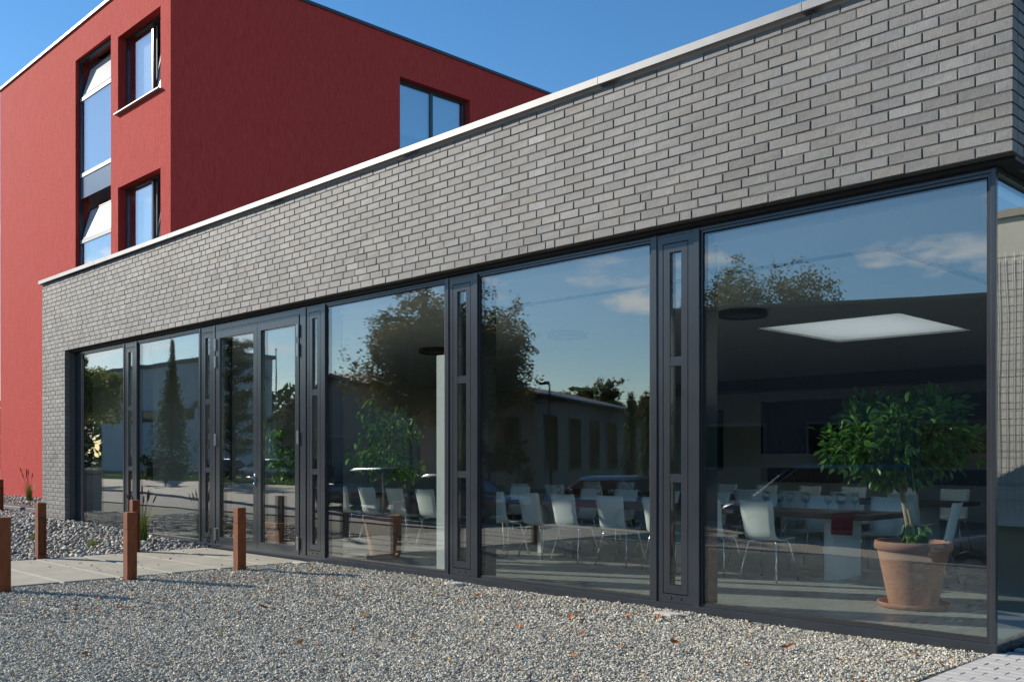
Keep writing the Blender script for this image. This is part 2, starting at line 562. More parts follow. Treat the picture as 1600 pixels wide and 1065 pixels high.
# weathering steel
m, nt, b = new_mat('weathering_steel')
N, L = nt.nodes, nt.links
co = N.new('ShaderNodeTexCoord')
nz = N.new('ShaderNodeTexNoise'); nz.inputs['Scale'].default_value = 9; nz.inputs['Detail'].default_value = 10; nz.inputs['Roughness'].default_value = 0.7
mp = N.new('ShaderNodeMapping'); mp.inputs['Scale'].default_value = (2.0, 2.0, 0.5)
L.new(co.outputs['Object'], mp.inputs[0]); L.new(mp.outputs[0], nz.inputs['Vector'])
rp = N.new('ShaderNodeValToRGB')
rp.color_ramp.elements[0].position = 0.28; rp.color_ramp.elements[0].color = (0.100, 0.027, 0.011, 1)
rp.color_ramp.elements[1].position = 0.72; rp.color_ramp.elements[1].color = (0.240, 0.070, 0.020, 1)
L.new(nz.outputs['Fac'], rp.inputs[0]); L.new(rp.outputs[0], b.inputs['Base Color'])
nb = N.new('ShaderNodeTexNoise'); nb.inputs['Scale'].default_value = 160
L.new(co.outputs['Object'], nb.inputs['Vector'])
bp = N.new('ShaderNodeBump'); bp.inputs['Strength'].default_value = 0.25; bp.inputs['Distance'].default_value = 0.003
L.new(nb.outputs['Fac'], bp.inputs['Height']); L.new(bp.outputs[0], b.inputs['Normal'])
b.inputs['Roughness'].default_value = 0.85
M['corten'] = m

# opal skylight sheet: lets daylight through
m = bpy.data.materials.new('opal_sheet'); m.use_nodes = True
N, L = m.node_tree.nodes, m.node_tree.links
N.clear()
o_ = N.new('ShaderNodeOutputMaterial'); t_ = N.new('ShaderNodeBsdfTranslucent'); d_ = N.new('ShaderNodeBsdfDiffuse'); x_ = N.new('ShaderNodeMixShader')
t_.inputs[0].default_value = (0.92, 0.93, 0.92, 1); d_.inputs[0].default_value = (0.8, 0.8, 0.8, 1); x_.inputs[0].default_value = 0.06
L.new(t_.outputs[0], x_.inputs[1]); L.new(d_.outputs[0], x_.inputs[2]); L.new(x_.outputs[0], o_.inputs[0])
M['opal'] = m

# ------------------------------------------------------------------ terrain
def sstep(a, b, x):
    t = min(1.0, max(0.0, (x - a) / (b - a)))
    return t * t * (3 - 2 * t)


def ground_z(x, y):
    """level at the building, falling gently to the street; the fall is shallower far along the street"""
    fall = 0.12 + 0.55 * sstep(-48, -12, x)
    return -fall * sstep(1.6, -1.2, y)


def sheet(name, xs, ys, dz, mat, kind='structure'):
    V = [(x, y, ground_z(x, y) + dz) for y in ys for x in xs]
    n = len(xs)
    F = [(j * n + i, j * n + i + 1, (j + 1) * n + i + 1, (j + 1) * n + i) for j in range(len(ys) - 1) for i in range(n - 1)]
    mb = MB(); mb.v = V; mb.f = F
    o = mb.build(name, mat, smooth=True)
    o['kind'] = kind
    return o


XS = [-1500, -600, -300, -180, -130, -100, -80, -66, -56] + [-50 + 2 * i for i in range(23)] + [-3, 0, 4, 10, 20, 40, 90, 200, 600, 1500]
YS = [-1500, -600, -300, -150, -90, -60, -40, -30, -25, -20, -16, -12, -8, -6, -4] + [-3.6 + 0.4 * i for i in range(14)] + [3, 5, 8, 12, 20, 40, 90, 200, 600, 1500]
sheet('ground', XS, YS, -0.06, M['ground'])
RX = [-600, -300, -160, -110, -80, -62] + [-52 + 2 * i for i in range(26)] + [4, 12, 30, 80, 300, 600]
sheet('road', RX, [-15.2, -12, -9, -6, -4.0], -0.035, M['asphalt'])
sheet('forecourt', [-62] + [-52 + 2 * i for i in range(26)] + [2, 6, 14, 30], [-3.82 + 0.3 * i for i in range(18)] + [1.75], -0.028, M['forecourt'])
sheet('yard', [-52 + 2 * i for i in range(26)] + [3, 9, 20], [-36, -30, -24, -20, -15.4], -0.03, M['forecourt'])
# kerb between forecourt and road, gravel edging
kb = empty('kerb', (0, 0, 0), 'grey concrete kerb along the near edge of the street', 'kerb')
kb['kind'] = 'structure'
for i in range(60):
    x0 = -60 + i * 1.0
    z = ground_z(x0 + .5, -3.9)
    MB().bbox(x0 + .006, x0 + .994, -3.99, -3.84, z - 0.12, z + 0.06, 0.012).build('kerb_stone', M['kerb'], kb)

# ------------------------------------------------------------------ brick building
YB, YF, YG = 7.06, 7.222, 7.25          # brick face, frame face, glass
XL, XR, XREV = -20.77, -2.346, -19.55   # brick ends, left reveal
ZS, CO = 3.45, 0.08333                   # soffit, course height
NC = 17
bld = empty('brick_building', (-11.5, YB, 0), 'long low grey brick building with a glass front and pale metal coping', 'building')


def child(mb, name, mat, parent, smooth=False, fix=False):
    o = mb.build(name, mat, None, smooth, fix=fix)
    o.parent = parent
    o.matrix_parent_inverse = Matrix.Translation(-Vector(parent_world(parent)))
    return o


def parent_world(p):
    v = Vector(p.location)
    if p.parent is not None:
        v = v + Vector(p.matrix_parent_inverse.translation) + Vector(parent_world(p.parent))
    return v


wall = child(MB().box(XL + .012, XR - .012, YB + .0048, 7.30, ZS + .004, ZS + NC * CO - .01)
             .box(XL + .012, XREV - .012, YB + .0048, 7.45, -0.2, ZS + .004)
             .box(XR - .20, XR - .0048, 7.302, 16.0, ZS + .004, ZS + NC * CO - .01)
             .box(XL + .014, XL + .25, 7.452, 9.75, -0.2, ZS + NC * CO - .01), 'brick_wall', M['mortar'], bld)


def brick_verts(L_, axis='x', seed=0):
    """one rough brick, front face proud with a soft arris; origin at the middle of the front face"""
    r = np.random.default_rng(seed)
    h, dpt, e = 0.0715, 0.09, 0.0035
    a = L_ / 2
    back = [(-a, dpt, -h / 2), (a, dpt, -h / 2), (a, dpt, h / 2), (-a, dpt, h / 2)]
    mid = [(-a, e, -h / 2), (a, e, -h / 2), (a, e, h / 2), (-a, e, h / 2)]
    fr = [(-a + e, 0, -h / 2 + e), (a - e, 0, -h / 2 + e), (a - e, 0, h / 2 - e), (-a + e, 0, h / 2 - e)]
    j = lambda p, s: tuple(c + r.uniform(-s, s) for c in p)
    mid = [j(p, .0012) for p in mid]
    fr = [j(p, .0014) for p in fr]
    V = back + mid + fr
    F = []
    for k in range(4):
        n = (k + 1) % 4
        F.append((k, n, 4 + n, 4 + k))
        F.append((4 + k, 4 + n, 8 + n, 8 + k))
    F.append((8, 9, 10, 11))
    if axis == 'y':     # face looks along +X
        V = [(-y, x, z) for x, y, z in V]
    return V, F


def brick_tint(r):
    g = r.normal(0.178, 0.015)
    t = r.normal(0, 0.0035)
    q = r.random()
    if q < 0.03:
        g *= 1.22
    elif q < 0.08:
        g *= 0.82
    return (g + t + .001, g + .002, g - t - .003)


# courses: wild bond, joints kept apart from those of the course below
def course(x_end, x_start, first, prev, r):
    """brick centres/lengths from the right end leftwards"""
    out, x, joints = [], x_end, []
    L_ = first
    while x > x_start + 0.05:
        L_ = min(L_, x - x_start)
        out.append((x - L_ / 2, L_ - 0.011))
        x -= L_
        joints.append(x)
        cand = [0.25, 0.25, 0.25, 0.25, 0.125] if r.random() < 0.6 else [0.25]
        r.shuffle(cand)
        L_ = cand[0]
        for c in cand + [0.25, 0.125, 0.1875]:
            if min([abs(x - c - j) for j in prev] + [9]) > 0.045:
                L_ = c
                break
    return out, joints


r_b = np.random.default_rng(21)
front, prev = [], []
for c in range(-42, NC):
    z = ZS + (c + 0.5) * CO
    firsts = [0.25, 0.125, 0.1875, 0.25 * 0.8, 0.25, 0.125 + .03]
    if c >= 0:
        x_end = XR + 0.0055
        first = 0.25 if c % 2 == 0 else 0.12
    else:
        x_end = XREV + 0.0055
        first = 0.25 if c % 2 == 0 else 0.12
    row, prev = course(x_end, XL, first, prev, r_b)
    for (x, l) in row:
        front.append((x, z, l))
front.sort(key=lambda t: -(t[0]))
parap = [t for t in front if t[1] > ZS]
near, rest = parap[:300], parap[300:] + [t for t in front if t[1] < ZS]
bcache = {}
for i, (x, z, l) in enumerate(near):
    key = (round(l, 3), i % 9)
    if key not in bcache:
        V, F = brick_verts(l, 'x', i)
        mb = MB(); mb.v = V; mb.f = F
        bcache[key] = mb.mesh('brick', M['brick'])
    o = bpy.data.objects.new('brick', bcache[key])
    COL.objects.link(o)
    o.parent = wall
    o.matrix_parent_inverse = Matrix.Translation(-Vector(parent_world(wall)))
    o.location = (x, YB + r_b.uniform(-.0018, .0018), z + r_b.uniform(-.0008, .0008))
    o.color = (*brick_tint(r_b), 1)


def joined_bricks(items, axis, name):
    Vs, Fs, Cs, n = [], [], [], 0
    for i, (p, l) in enumerate(items):
        V, F = brick_verts(l, axis, 1000 + i)
        Vs.append(np.array(V) + np.array(p))
        Fs.append(np.array(F) + n)
        Cs.append(np.tile(brick_tint(r_b), (12, 1)))
        n += 12
    me = np_mesh(name, np.concatenate(Vs), np.concatenate(Fs), M['brick_field'], np.concatenate(Cs))
    o = link(name, me)
    o.parent = wall
    o.matrix_parent_inverse = Matrix.Translation(-Vector(parent_world(wall)))
    o['kind'] = 'stuff'
    return o


joined_bricks([((x, YB + r_b.uniform(-.0018, .0018), z), l) for x, z, l in rest], 'x', 'bricks')
side = []
prev = []
for c in range(NC):
    z = ZS + (c + 0.5) * CO
    y = YB + 0.101
    L_ = 0.239 if c % 2 else 0.114
    while y < 15.9:
        side.append(((XR + r_b.uniform(-.0015, .0015), y + L_ / 2, z), L_))
        y += L_ + 0.011
        L_ = 0.239 if r_b.random() > 0.12 else 0.114
joined_bricks(side, 'y', 'bricks')

# coping: folded metal lengths with standing joints
CZ = 4.884
xs = [XL - .06, -18.0, -15.0, -12.0, -9.0, -6.0, -3.9, XR + .055]
for a, b_ in zip(xs[:-1], xs[1:]):
    child(MB().prism([(a + .002, CZ), (b_ - .002, CZ), (b_ - .002, 4.952), (a + .002, 4.952)], YB - .058, YB - .052)
          .box(a + .002, b_ - .002, YB - .052, 7.44, 4.944, 4.952)
          .box(a - .0, a + .012, YB - .060, 7.44, CZ - .002, 4.956)
          .box(a + .013, b_ - .003, YB - .052, YB - .03, CZ, CZ + .006), 'coping', M['coping'], bld)
child(MB().box(XR + .049, XR + .055, YB - .05, 16, CZ, 4.950).box(XR - .3, XR + .049, 7.441, 16, 4.942, 4.950), 'coping', M['coping'], bld)

# soffit, roof slab with skylight opening, plinth
child(MB().box(XREV, XR - .016, YB + .096, 7.45, ZS - .028, ZS + .002).box(-2.75, XR - .092, 7.452, 16, ZS - .028, ZS + .002), 'soffit', M['soffit'], bld)
SX0, SX1, SY0, SY1 = -7.80, -5.66, 12.77, 15.26
def slab_with_hole(z0, z1, x0, x1, y0, y1):
    return (MB().box(x0, SX0, y0, y1, z0, z1).box(SX1, x1, y0, y1, z0, z1)
            .box(SX0, SX1, y0, SY0, z0, z1).box(SX0, SX1, SY1, y1, z0, z1))
child(slab_with_hole(3.46, 3.62, -20.5, -2.56, 7.46, 22.0), 'roof', M['roof_gravel'], bld)
ceil_o = slab_with_hole(3.30, 3.40, -20.5, -2.62, 7.46, 21.98).build('ceiling', M['ceiling'])
ceil_o['kind'] = 'structure'
sk = child(MB().box(SX0 - .03, SX0, SY0 - .03, SY1 + .03, 3.402, 3.80).box(SX1, SX1 + .03, SY0 - .03, SY1 + .03, 3.402, 3.80)
           .box(SX0, SX1, SY0 - .03, SY0, 3.402, 3.80).box(SX0, SX1, SY1, SY1 + .03, 3.402, 3.80), 'skylight', M['white_slab'], bld)
child(MB().box(SX0 + .002, SX1 - .002, SY0 + .002, SY1 - .002, 3.330, 3.336), 'diffuser', M['opal'], sk)
child(MB().box(SX0 - .03, SX1 + .03, SY0 - .03, SY1 + .03, 3.801, 3.815), 'diffuser', M['opal'], sk)

# interior shell
fl = MB().box(-20.5, -2.53, 7.26, 21.98, -0.055, 0.02).build('floor', M['floor'])
fl['kind'] = 'structure'
wl_ = MB().box(-20.74, -20.5, 7.46, 22.0, -0.05, 3.45).build('wall_left', M['white_wall'])
wl_['kind'] = 'structure'
# rear wall with two long display niches
bw = MB()
NX0, NX1 = -13.1, -6.4
bw.box(-20.5, NX0, 21.6, 22.0, 0.02, 3.30).box(NX1, -2.5, 21.6, 22.0, 0.02, 3.30)
bw.box(NX0, NX1, 21.6, 22.0, 2.79, 3.30)
bw.box(NX0, NX1, 21.6, 22.0, 1.14, 1.48)
bw.box(NX0, NX1, 21.6, 22.0, 0.02, 0.78)
wb = bw.build('wall_rear', M['white_wall'])
wb['kind'] = 'structure'
nb_ = MB().box(NX0 + .002, NX1 - .002, 21.9, 21.98, 0.782, 1.138).box(NX0 + .002, NX0 + .0499, 21.598, 21.98, 1.482, 2.788).box(NX0 + .05, NX1 - .002, 21.92, 21.98, 1.482, 2.788)
nb2 = nb_.build('wall_niche', M['dark_wood'])
nb2['kind'] = 'structure'
wr_ = MB().box(-2.66, -2.56, 12.06, 21.6, -0.05, 3.42).build('wall_right', M['white_wall'])
wr_['kind'] = 'structure'
bulk = MB().box(-20.5, -2.66, 20.9, 21.598, 3.02, 3.298).build('ceiling_bulkhead', M['dark_wood'])
bulk['kind'] = 'structure'

# ------------------------------------------------------------------ glass front
ZT, ZB = 3.385, 0.066          # clear height between header and sill
FB = 7.43                      # back of the posts
def bolt(x, z, parent, y=YF - .006, r=.011):
    mb = MB()
    n = 8
    mb.add([(x + r * math.cos(2 * math.pi * k / n), y, z + r * math.sin(2 * math.pi * k / n)) for k in range(n)] +
           [(x + r * math.cos(2 * math.pi * k / n), y + .02, z + r * math.sin(2 * math.pi * k / n)) for k in range(n)],
           [tuple(range(n))] + [(k, k + n, (k + 1) % n + n, (k + 1) % n) for k in range(n)])
    return child(mb, 'bolt', M['gasket'], parent)


child(MB().box(-19.53, -2.508, YF + .004, FB, ZT, ZS - .03), 'header', M['frame'], bld)
child(MB().bbox(-19.53, -2.504, YF - .012, FB + .06, -0.10, ZB, .003), 'sill', M['frame'], bld)
child(MB().box(-19.548, -19.41, YF + .03, FB, -.05, ZS - .03).box(-19.41, -19.13, YF + .012, FB, ZB, ZT - .001), 'jamb', M['frame'], bld)
MULL = [(-17.222, -17.165), (-16.715, -16.655), (-14.372, -14.315), (-13.895, -13.838), (-11.442, -11.318), (-10.918, -10.860),
        (-8.445, -8.385), (-7.957, -7.900), (-5.527, -5.465), (-5.058, -4.998)]
for a, b_ in MULL:
    child(MB().bbox(a, b_, YF - .004, YF + .055, -.06, ZS - .031, .003).box(a + .003, b_ - .003, YF + .055, FB + .08, ZB + .001, ZT - .001), 'mullion', M['frame'], bld)
child(MB().bbox(-2.546, -2.512, YF - .004, YF + .030, -.06, ZS - .031, .003).box(-2.545, -2.536, YF + .030, 7.33, ZB, ZT - .001), 'corner_post', M['frame'], bld)

PANES = [(-19.128, -17.224), (-16.653, -14.374), (-10.858, -8.447), (-7.898, -5.529), (-4.996, -2.548)]
for a, b_ in PANES:
    w = child(MB().ring(a + .001, b_ - .001, ZB + .001, ZT - .001, .020, YF + .018, YF + .075, wb=.02, wt=.022), 'window', M['frame'], bld)
    child(MB().ring(a + .0215, b_ - .0215, ZB + .0215, ZT - .0235, .012, YG - .006, YG + .030), 'seal', M['gasket'], w)
    child(MB().box(a + .030, b_ - .030, YG, YG + .026, ZB + .030, ZT - .030), 'pane', M['glass'], w)

VENTS = [(-17.163, -16.717), (-14.313, -13.897), (-11.316, -10.920), (-8.383, -7.959), (-5.463, -5.060)]
for a, b_ in VENTS:
    v = child(MB().ring(a + .001, b_ - .001, ZB + .002, ZT - .002, .060, YF + .008, YF + .07, wb=.075, wt=.062), 'ventilation_window', M['frame'], bld)
    x0, x1, z0, z1 = a + .069, b_ - .069, ZB + .085, ZT - .072
    s = MB().ring(x0, x1, z0, z1, .069, YF + .009, YF + .08, wb=.075, wt=.075)
    zz = [z0 + .075, 1.157, 1.232, 2.208, 2.290, z1 - .075]
    s.box(x0 + .069, x1 - .069, YF + .011, YF + .08, zz[1], zz[2]).box(x0 + .069, x1 - .069, YF + .011, YF + .08, zz[3], zz[4])
    child(s, 'sash', M['frame'], v)
    child(MB().ring(a + .060, b_ - .060, ZB + .076, ZT - .063, .0088, YF + .035, YF + .06), 'seal', M['gasket'], v)
    for k in range(3):
        child(MB().box(x0 + .0695, x1 - .0695, YG + .005, YG + .029, zz[2 * k] + .0005, zz[2 * k + 1] - .0005), 'pane', M['glass'], v)
    for dx in (-.055, .055):
        bolt((a + b_) / 2 + dx, ZB + .045, v, YF + .002, .012)

# double door
DX0, DX1 = -13.836, -11.444
door = child(MB().ring(DX0 + .001, DX1 - .001, -.02, ZT - .002, .035, YF + .004, FB - .02, wb=.03, wt=.055), 'double_door', M['frame'], bld)
mid = (-12.594 - 12.570) / 2
for k, (a, b_) in enumerate(((DX0 + .040, mid - .004), (mid + .004, DX1 - .040))):
    lf = child(MB().ring(a, b_, .015, ZT - .064, .105 if k == 0 else .095, YF - .006, YF + .066, wb=.165, wt=.125), 'door_leaf', M['frame'], door)
    st = .105 if k == 0 else .095
    child(MB().box(a + st + .001, b_ - st - .001, YG, YG + .026, .181, ZT - .064 - .126), 'pane', M['glass'], door)
    hx = a - .002 if k == 0 else b_ + .002
    for z in (3.10, 2.84, 1.655, 0.22):
        child(MB().bbox(hx - .020, hx + .020, YF - .034, YF - .0065, z - .085, z + .085, .004).tube([(hx, YF - .026, z - .09), (hx, YF - .026, z + .09)], .014, 8),
              'hinge', M['steel'], door)
hz = 1.10
child(MB().bbox(mid - .075, mid - .045, YF - .014, YF - .0065, hz - .13, hz + .05, .003)
      .tube([(mid - .06, YF - .015, hz), (mid - .06, YF - .055, hz)], .012, 10)
      .tube([(mid - .058, YF - .055, hz), (mid - .20, YF - .058, hz)], .011, 10)
      .tube([(mid - .06, YF - .007, hz - .095), (mid - .06, YF - .028, hz - .095)], .017, 10), 'door_handle', M['steel'], door, True)

# glazed return on the right end
child(MB().bbox(-2.56, -2.500, 7.494, 12.06, -.10, ZB - .001, .003), 'sill', M['frame'], bld)
child(MB().box(-2.556, -2.512, 7.452, 12.05, ZT, ZS - .03), 'header', M['frame'], bld)
ws = child(MB().box(-2.553, -2.510, 12.0, 12.055, ZB, ZT), 'window', M['frame'], bld)
child(MB().box(-2.534, -2.512, YF + .034, 11.998, ZB + .001, ZT - .001), 'pane', M['glass'], ws)

# ------------------------------------------------------------------ red block behind
RY, RX0, RX1, RTOP = 9.77, -32.35, -20.77, 12.60
red = empty('red_building', (-26, RY, 0), 'tall flat-roofed red plastered building rising behind the brick parapet', 'building')
# openings on the front (x0, x1, z0, z1) and on the flank (y0, y1, z0, z1)
fr_op = [(-26.30, -24.02, 1.2, 11.78), (-23.60, -21.27, 9.71, 11.57), (-23.60, -21.27, 6.05, 7.92), (-23.60, -21.27, 2.4, 4.3)]
sd_op = [(16.18, 18.70, 9.66, 11.59)]
def wall_cells(u0, u1, z0, z1, ops):
    us = sorted({u0, u1, *[o[0] for o in ops], *[o[1] for o in ops]})
    zs = sorted({z0, z1, *[o[2] for o in ops], *[o[3] for o in ops]})
    for a, b_ in zip(us[:-1], us[1:]):
        run = None
        for c, d in zip(zs[:-1], zs[1:]):
            inside = any(o[0] <= a and b_ <= o[1] and o[2] <= c and d <= o[3] for o in ops)
            if inside:
                if run:
                    yield a, b_, run[0], run[1]
                run = None
            else:
                run = (run[0], d) if run else (c, d)
        if run:
            yield a, b_, run[0], run[1]


TH = 0.34
mb = MB()
for a, b_, c, d in wall_cells(RX0, RX1, -0.3, RTOP, fr_op):
    mb.box(a, b_, RY, RY + TH, c, d)
for a, b_, c, d in wall_cells(RY + TH, 27.0, -0.3, RTOP, sd_op):
    mb.box(RX1 - TH, RX1, a, b_, c, d)
mb.box(RX0, RX0 + TH, RY + TH, 27.0, -.3, RTOP)
mb.box(RX0, RX1, 27.0, 27.3, -.3, RTOP)
child(mb, 'wall', M['red'], red)
child(MB().box(RX0 + TH, RX1 - TH, RY + TH, 27.0, 12.2, 12.4), 'roof', M['kerb'], red)
child(MB().box(RX0 - .05, RX1 + .05, RY - .05, RY + .36, RTOP + .001, RTOP + .07).box(RX0 - .05, RX0 + .36, RY + .36, 27.3, RTOP + .001, RTOP + .07), 'coping', M['coping'], red)
child(MB().box(RX1 - .36, RX1 + .05, RY + .36, 27.35, RTOP + .001, RTOP + .075), 'coping', M['frame'], red)
# closed rooms behind the openings
child(MB().box(-26.6, -21.12, RY + 2.6, RY + 2.7, 0, 12.1).box(-26.6, -26.5, RY + TH, RY + 2.6, 0, 12.1), 'room_partition', M['white_wall'], red)
child(MB().box(-23.4, -23.3, 15.6, 19.2, 9.2, 12.1), 'room_partition', M['white_wall'], red)

def tilt_sash(parent, x0, x1, z0, z1, y, ang, hinge_bottom=True, fw=.055):
    """a bottom-hung sash tipped inwards"""
    h = z1 - z0
    mbf, mbg = MB().ring(x0, x1, 0, h, fw, -.03, .03), MB().box(x0 + fw + .001, x1 - fw - .001, -.012, .012, fw + .001, h - fw - .001)
    for mbx, nm, mt in ((mbf, 'sash', M['frame']), (mbg, 'pane', M['sash_sheen'])):
        ca, sa = math.cos(ang), math.sin(ang)
        mbx.v = [(x, y + yy * ca + zz * sa, z0 - yy * sa + zz * ca) for x, yy, zz in mbx.v]
        child(mbx, nm, mt, parent)


yw = RY + .19
for (x0, x1, z0, z1) in fr_op[1:]:
    w = child(MB().ring(x0 + .002, x1 - .002, z0 + .002, z1 - .002, .06, yw, yw + .08).box((x0 + x1) / 2 + .28, (x0 + x1) / 2 + .36, yw, yw + .08, z0 + .062, z1 - .062), 'window', M['frame'], red)
    m_ = (x0 + x1) / 2 + .28
    child(MB().box(x0 + .063, m_ - .001, yw + .03, yw + .055, z0 + .063, z1 - .063), 'pane', M['glass_red'], w)
    # side-hung casement standing open inwards at the top
    tilt_sash(w, m_ + .085, x1 - .065, z0 + .07, z1 - .09, yw + .045, R(9))
    child(MB().bbox(x0 - .06, x1 + .05, RY - .09, yw - .002, z0 - .035, z0 + .001, .006), 'sill', M['coping'], w)
    child(MB().box(x0 + .42, m_ - .02, yw + .14, yw + .15, z0 + .07, z1 - .07), 'blind', M['white_slab'], w)
x0, x1, z0, z1 = fr_op[0]
yw = RY + .085
w = child(MB().box(x0 + .002, x0 + .07, yw, yw + .1, z0, z1).box(x1 - .07, x1 - .002, yw, yw + .1, z0, z1).box(x0 + .07, x1 - .07, yw, yw + .1, z1 - .07, z1 - .002), 'window', M['frame'], red)
for top in (11.71, 7.99, 4.27):
    base = top - 3.65
    rail1, spand_t, spand_b = top - .92, top - 2.90, top - 3.55
    child(MB().box(x0 + .071, x1 - .071, yw + .01, yw + .09, rail1 - .09, rail1), 'rail', M['window_rail'], w)
    child(MB().box(x0 + .071, x1 - .071, yw + .03, yw + .055, spand_t, rail1 - .091), 'pane', M['glass_red'], w)
    child(MB().box(x0 + .071, x1 - .071, yw + .01, yw + .09, spand_t - .10, spand_t - .001), 'rail', M['window_rail'], w)
    child(MB().box(x0 + .071, x1 - .071, yw + .03, yw + .06, spand_b, spand_t - .101), 'spandrel', M['spandrel'], w)
    tilt_sash(w, x0 + .075, x1 - .075, rail1 + .004, top - .02, yw + .05, R(15), fw=.05)
    child(MB().box(x0 + .3, x1 - .05, yw + .55, yw + .57, rail1 - 1.9, top - .05), 'blind', M['white_slab'], w)
y0, y1, z0, z1 = sd_op[0]
xw = RX1 - .20
def ring_yz(mb, x0, x1, y0, y1, z0, z1, w):
    return (mb.box(x0, x1, y0, y0 + w, z0, z1).box(x0, x1, y1 - w, y1, z0, z1).box(x0, x1, y0 + w, y1 - w, z0, z0 + w).box(x0, x1, y0 + w, y1 - w, z1 - w, z1))
ym = (y0 + y1) / 2
w = child(ring_yz(MB(), xw - .08, xw, y0 + .002, y1 - .002, z0 + .002, z1 - .002, .075).box(xw - .08, xw, ym - .05, ym + .05, z0 + .08, z1 - .08), 'window', M['frame'], red)
for a, b_ in ((y0 + .08, ym - .052), (ym + .052, y1 - .08)):
    child(MB().box(xw - .055, xw - .03, a, b_, z0 + .08, z1 - .08), 'pane', M['glass_red'], w)
child(MB().box(xw - .16, xw - .15, y0 + .08, y1 - .08, z0 + .55, z1 - .08), 'blind', M['white_slab'], w)
child(MB().bbox(RX1 - .18, RX1 + .05, y0 - .04, y1 + .04, z0 - .03, z0 + .001, .006), 'sill', M['coping'], w)

# ------------------------------------------------------------------ path, pavers, gravel
path = tag(MB().box(-13.92, -11.14, -0.2, 7.13, -0.11, 0.001).build('path', M['grit']), kind='structure')
for i in range(12):
    y1 = 7.10 - i * .625
    o = MB().bbox(-13.90, -11.16, y1 - .580, y1, -.10, 0.012 + rng.uniform(-.002, .002), .006).build('paving_slab', M['concrete'], path)

pav = tag(MB().box(-2.535, 0.6, 4.6, 7.2, -.12, -.012).box(-2.49, 0.6, 7.2, 9.4, -.12, -.012).build('pavement', M['mortar']), kind='structure')
pm = [MB().bbox(-.0975, .0975, -.0475, .0475, -.075, 0.0, .004).mesh('paver', M['paver']) for _ in range(1)][0]
pm2 = MB().bbox(-.0475, .0475, -.0475, .0475, -.075, 0.0, .004).mesh('paver', M['paver'])
cnt = 0
for j in range(26):
    y = 4.66 + .05 + j * .1005
    x = -2.53
    first = True
    while x < -0.85 and cnt < 300:
        half = first and j % 2 == 1
        me = pm2 if half else pm
        wdt = .1005 if half else .2005
        if True:
            o = bpy.data.objects.new('paver', me)
            COL.objects.link(o)
            o.parent = pav
            o.location = (x + wdt / 2, y, 0.004 + rng.uniform(-.002, .002))
            o.rotation_euler = (rng.uniform(-.006, .006), rng.uniform(-.006, .006), rng.uniform(-.006, .006))
            cnt += 1
        x += wdt
        first = False
# the pavers run on along the end wall
Vp = MB()
for j in range(26, 46):
    y = 4.66 + .05 + j * .1005
    x = -2.48 + (.1005 if j % 2 else 0)
    while x < -0.6:
        Vp.box(x + .003, x + .1975, y - .0475, y + .0475, -.07, .003)
        x += .2005
o = Vp.build('pavers', M['paver'], pav)
o['kind'] = 'stuff'

bed = tag(MB().box(-11.138, -2.54, 1.62, 7.209, -.12, -.014).build('gravel_bed', M['gravel_bed']), kind='structure')
ed = empty('edging', (-7, 1.6, 0), 'thin concrete edging stones between gravel and forecourt', 'edging')
ed['kind'] = 'structure'
for i in range(9):
    x0 = -11.13 + i * .98
    child(MB().bbox(x0 + .003, x0 + .975, 1.53, 1.617, -.15, .012, .006), 'edging_stone', M['kerb'], ed)


def stones(n, xr, yr, smin, smax, zc, verts, faces, palette, weights, jit, zfun=None, keep=None, flat=0.75, seed=1):
    r = np.random.default_rng(seed)
    x = r.uniform(*xr, n); y = r.uniform(*yr, n)
    if keep is not None:
        k = keep(x, y, r)
        x, y = x[k], y[k]
    n = len(x)
    s = smin + (smax - smin) * r.random(n) ** 1.6
    sc = np.stack([s * r.uniform(.9, 1.4, n), s * r.uniform(.65, 1.0, n), s * r.uniform(.45, .8, n) * flat / .75], 1) / 2
    nv = len(verts)
    V = np.repeat(verts[None], n, 0) * (1 + r.uniform(-jit, jit, (n, nv, 1)))
    V = V * sc[:, None, :]
    # tilt + spin
    a, b_, c = r.uniform(0, 2 * np.pi, n), r.normal(0, .45, n), r.normal(0, .45, n)
    ca, sa, cb, sb, cc, s_c = np.cos(a), np.sin(a), np.cos(b_), np.sin(b_), np.cos(c), np.sin(c)
    def rot(V, i, j, co, si):
        p, q = V[:, :, i].copy(), V[:, :, j].copy()
        V[:, :, i] = p * co[:, None] - q * si[:, None]
        V[:, :, j] = p * si[:, None] + q * co[:, None]
    rot(V, 1, 2, cb, sb); rot(V, 0, 2, cc, s_c); rot(V, 0, 1, ca, sa)
    z = zc + s * r.uniform(.05, .42, n)
    if zfun is not None:
        z = z + zfun(x, y)
    V += np.stack([x, y, z], 1)[:, None, :]
    Fq = (faces[None] + (np.arange(n) * nv)[:, None, None]).reshape(-1, faces.shape[1])
    pal = np.array(palette)
    C = pal[r.choice(len(pal), n, p=np.array(weights) / sum(weights))] * r.uniform(.80, 1.2, (n, 1))
    return V.reshape(-1, 3), Fq, np.repeat(C, nv, 0)


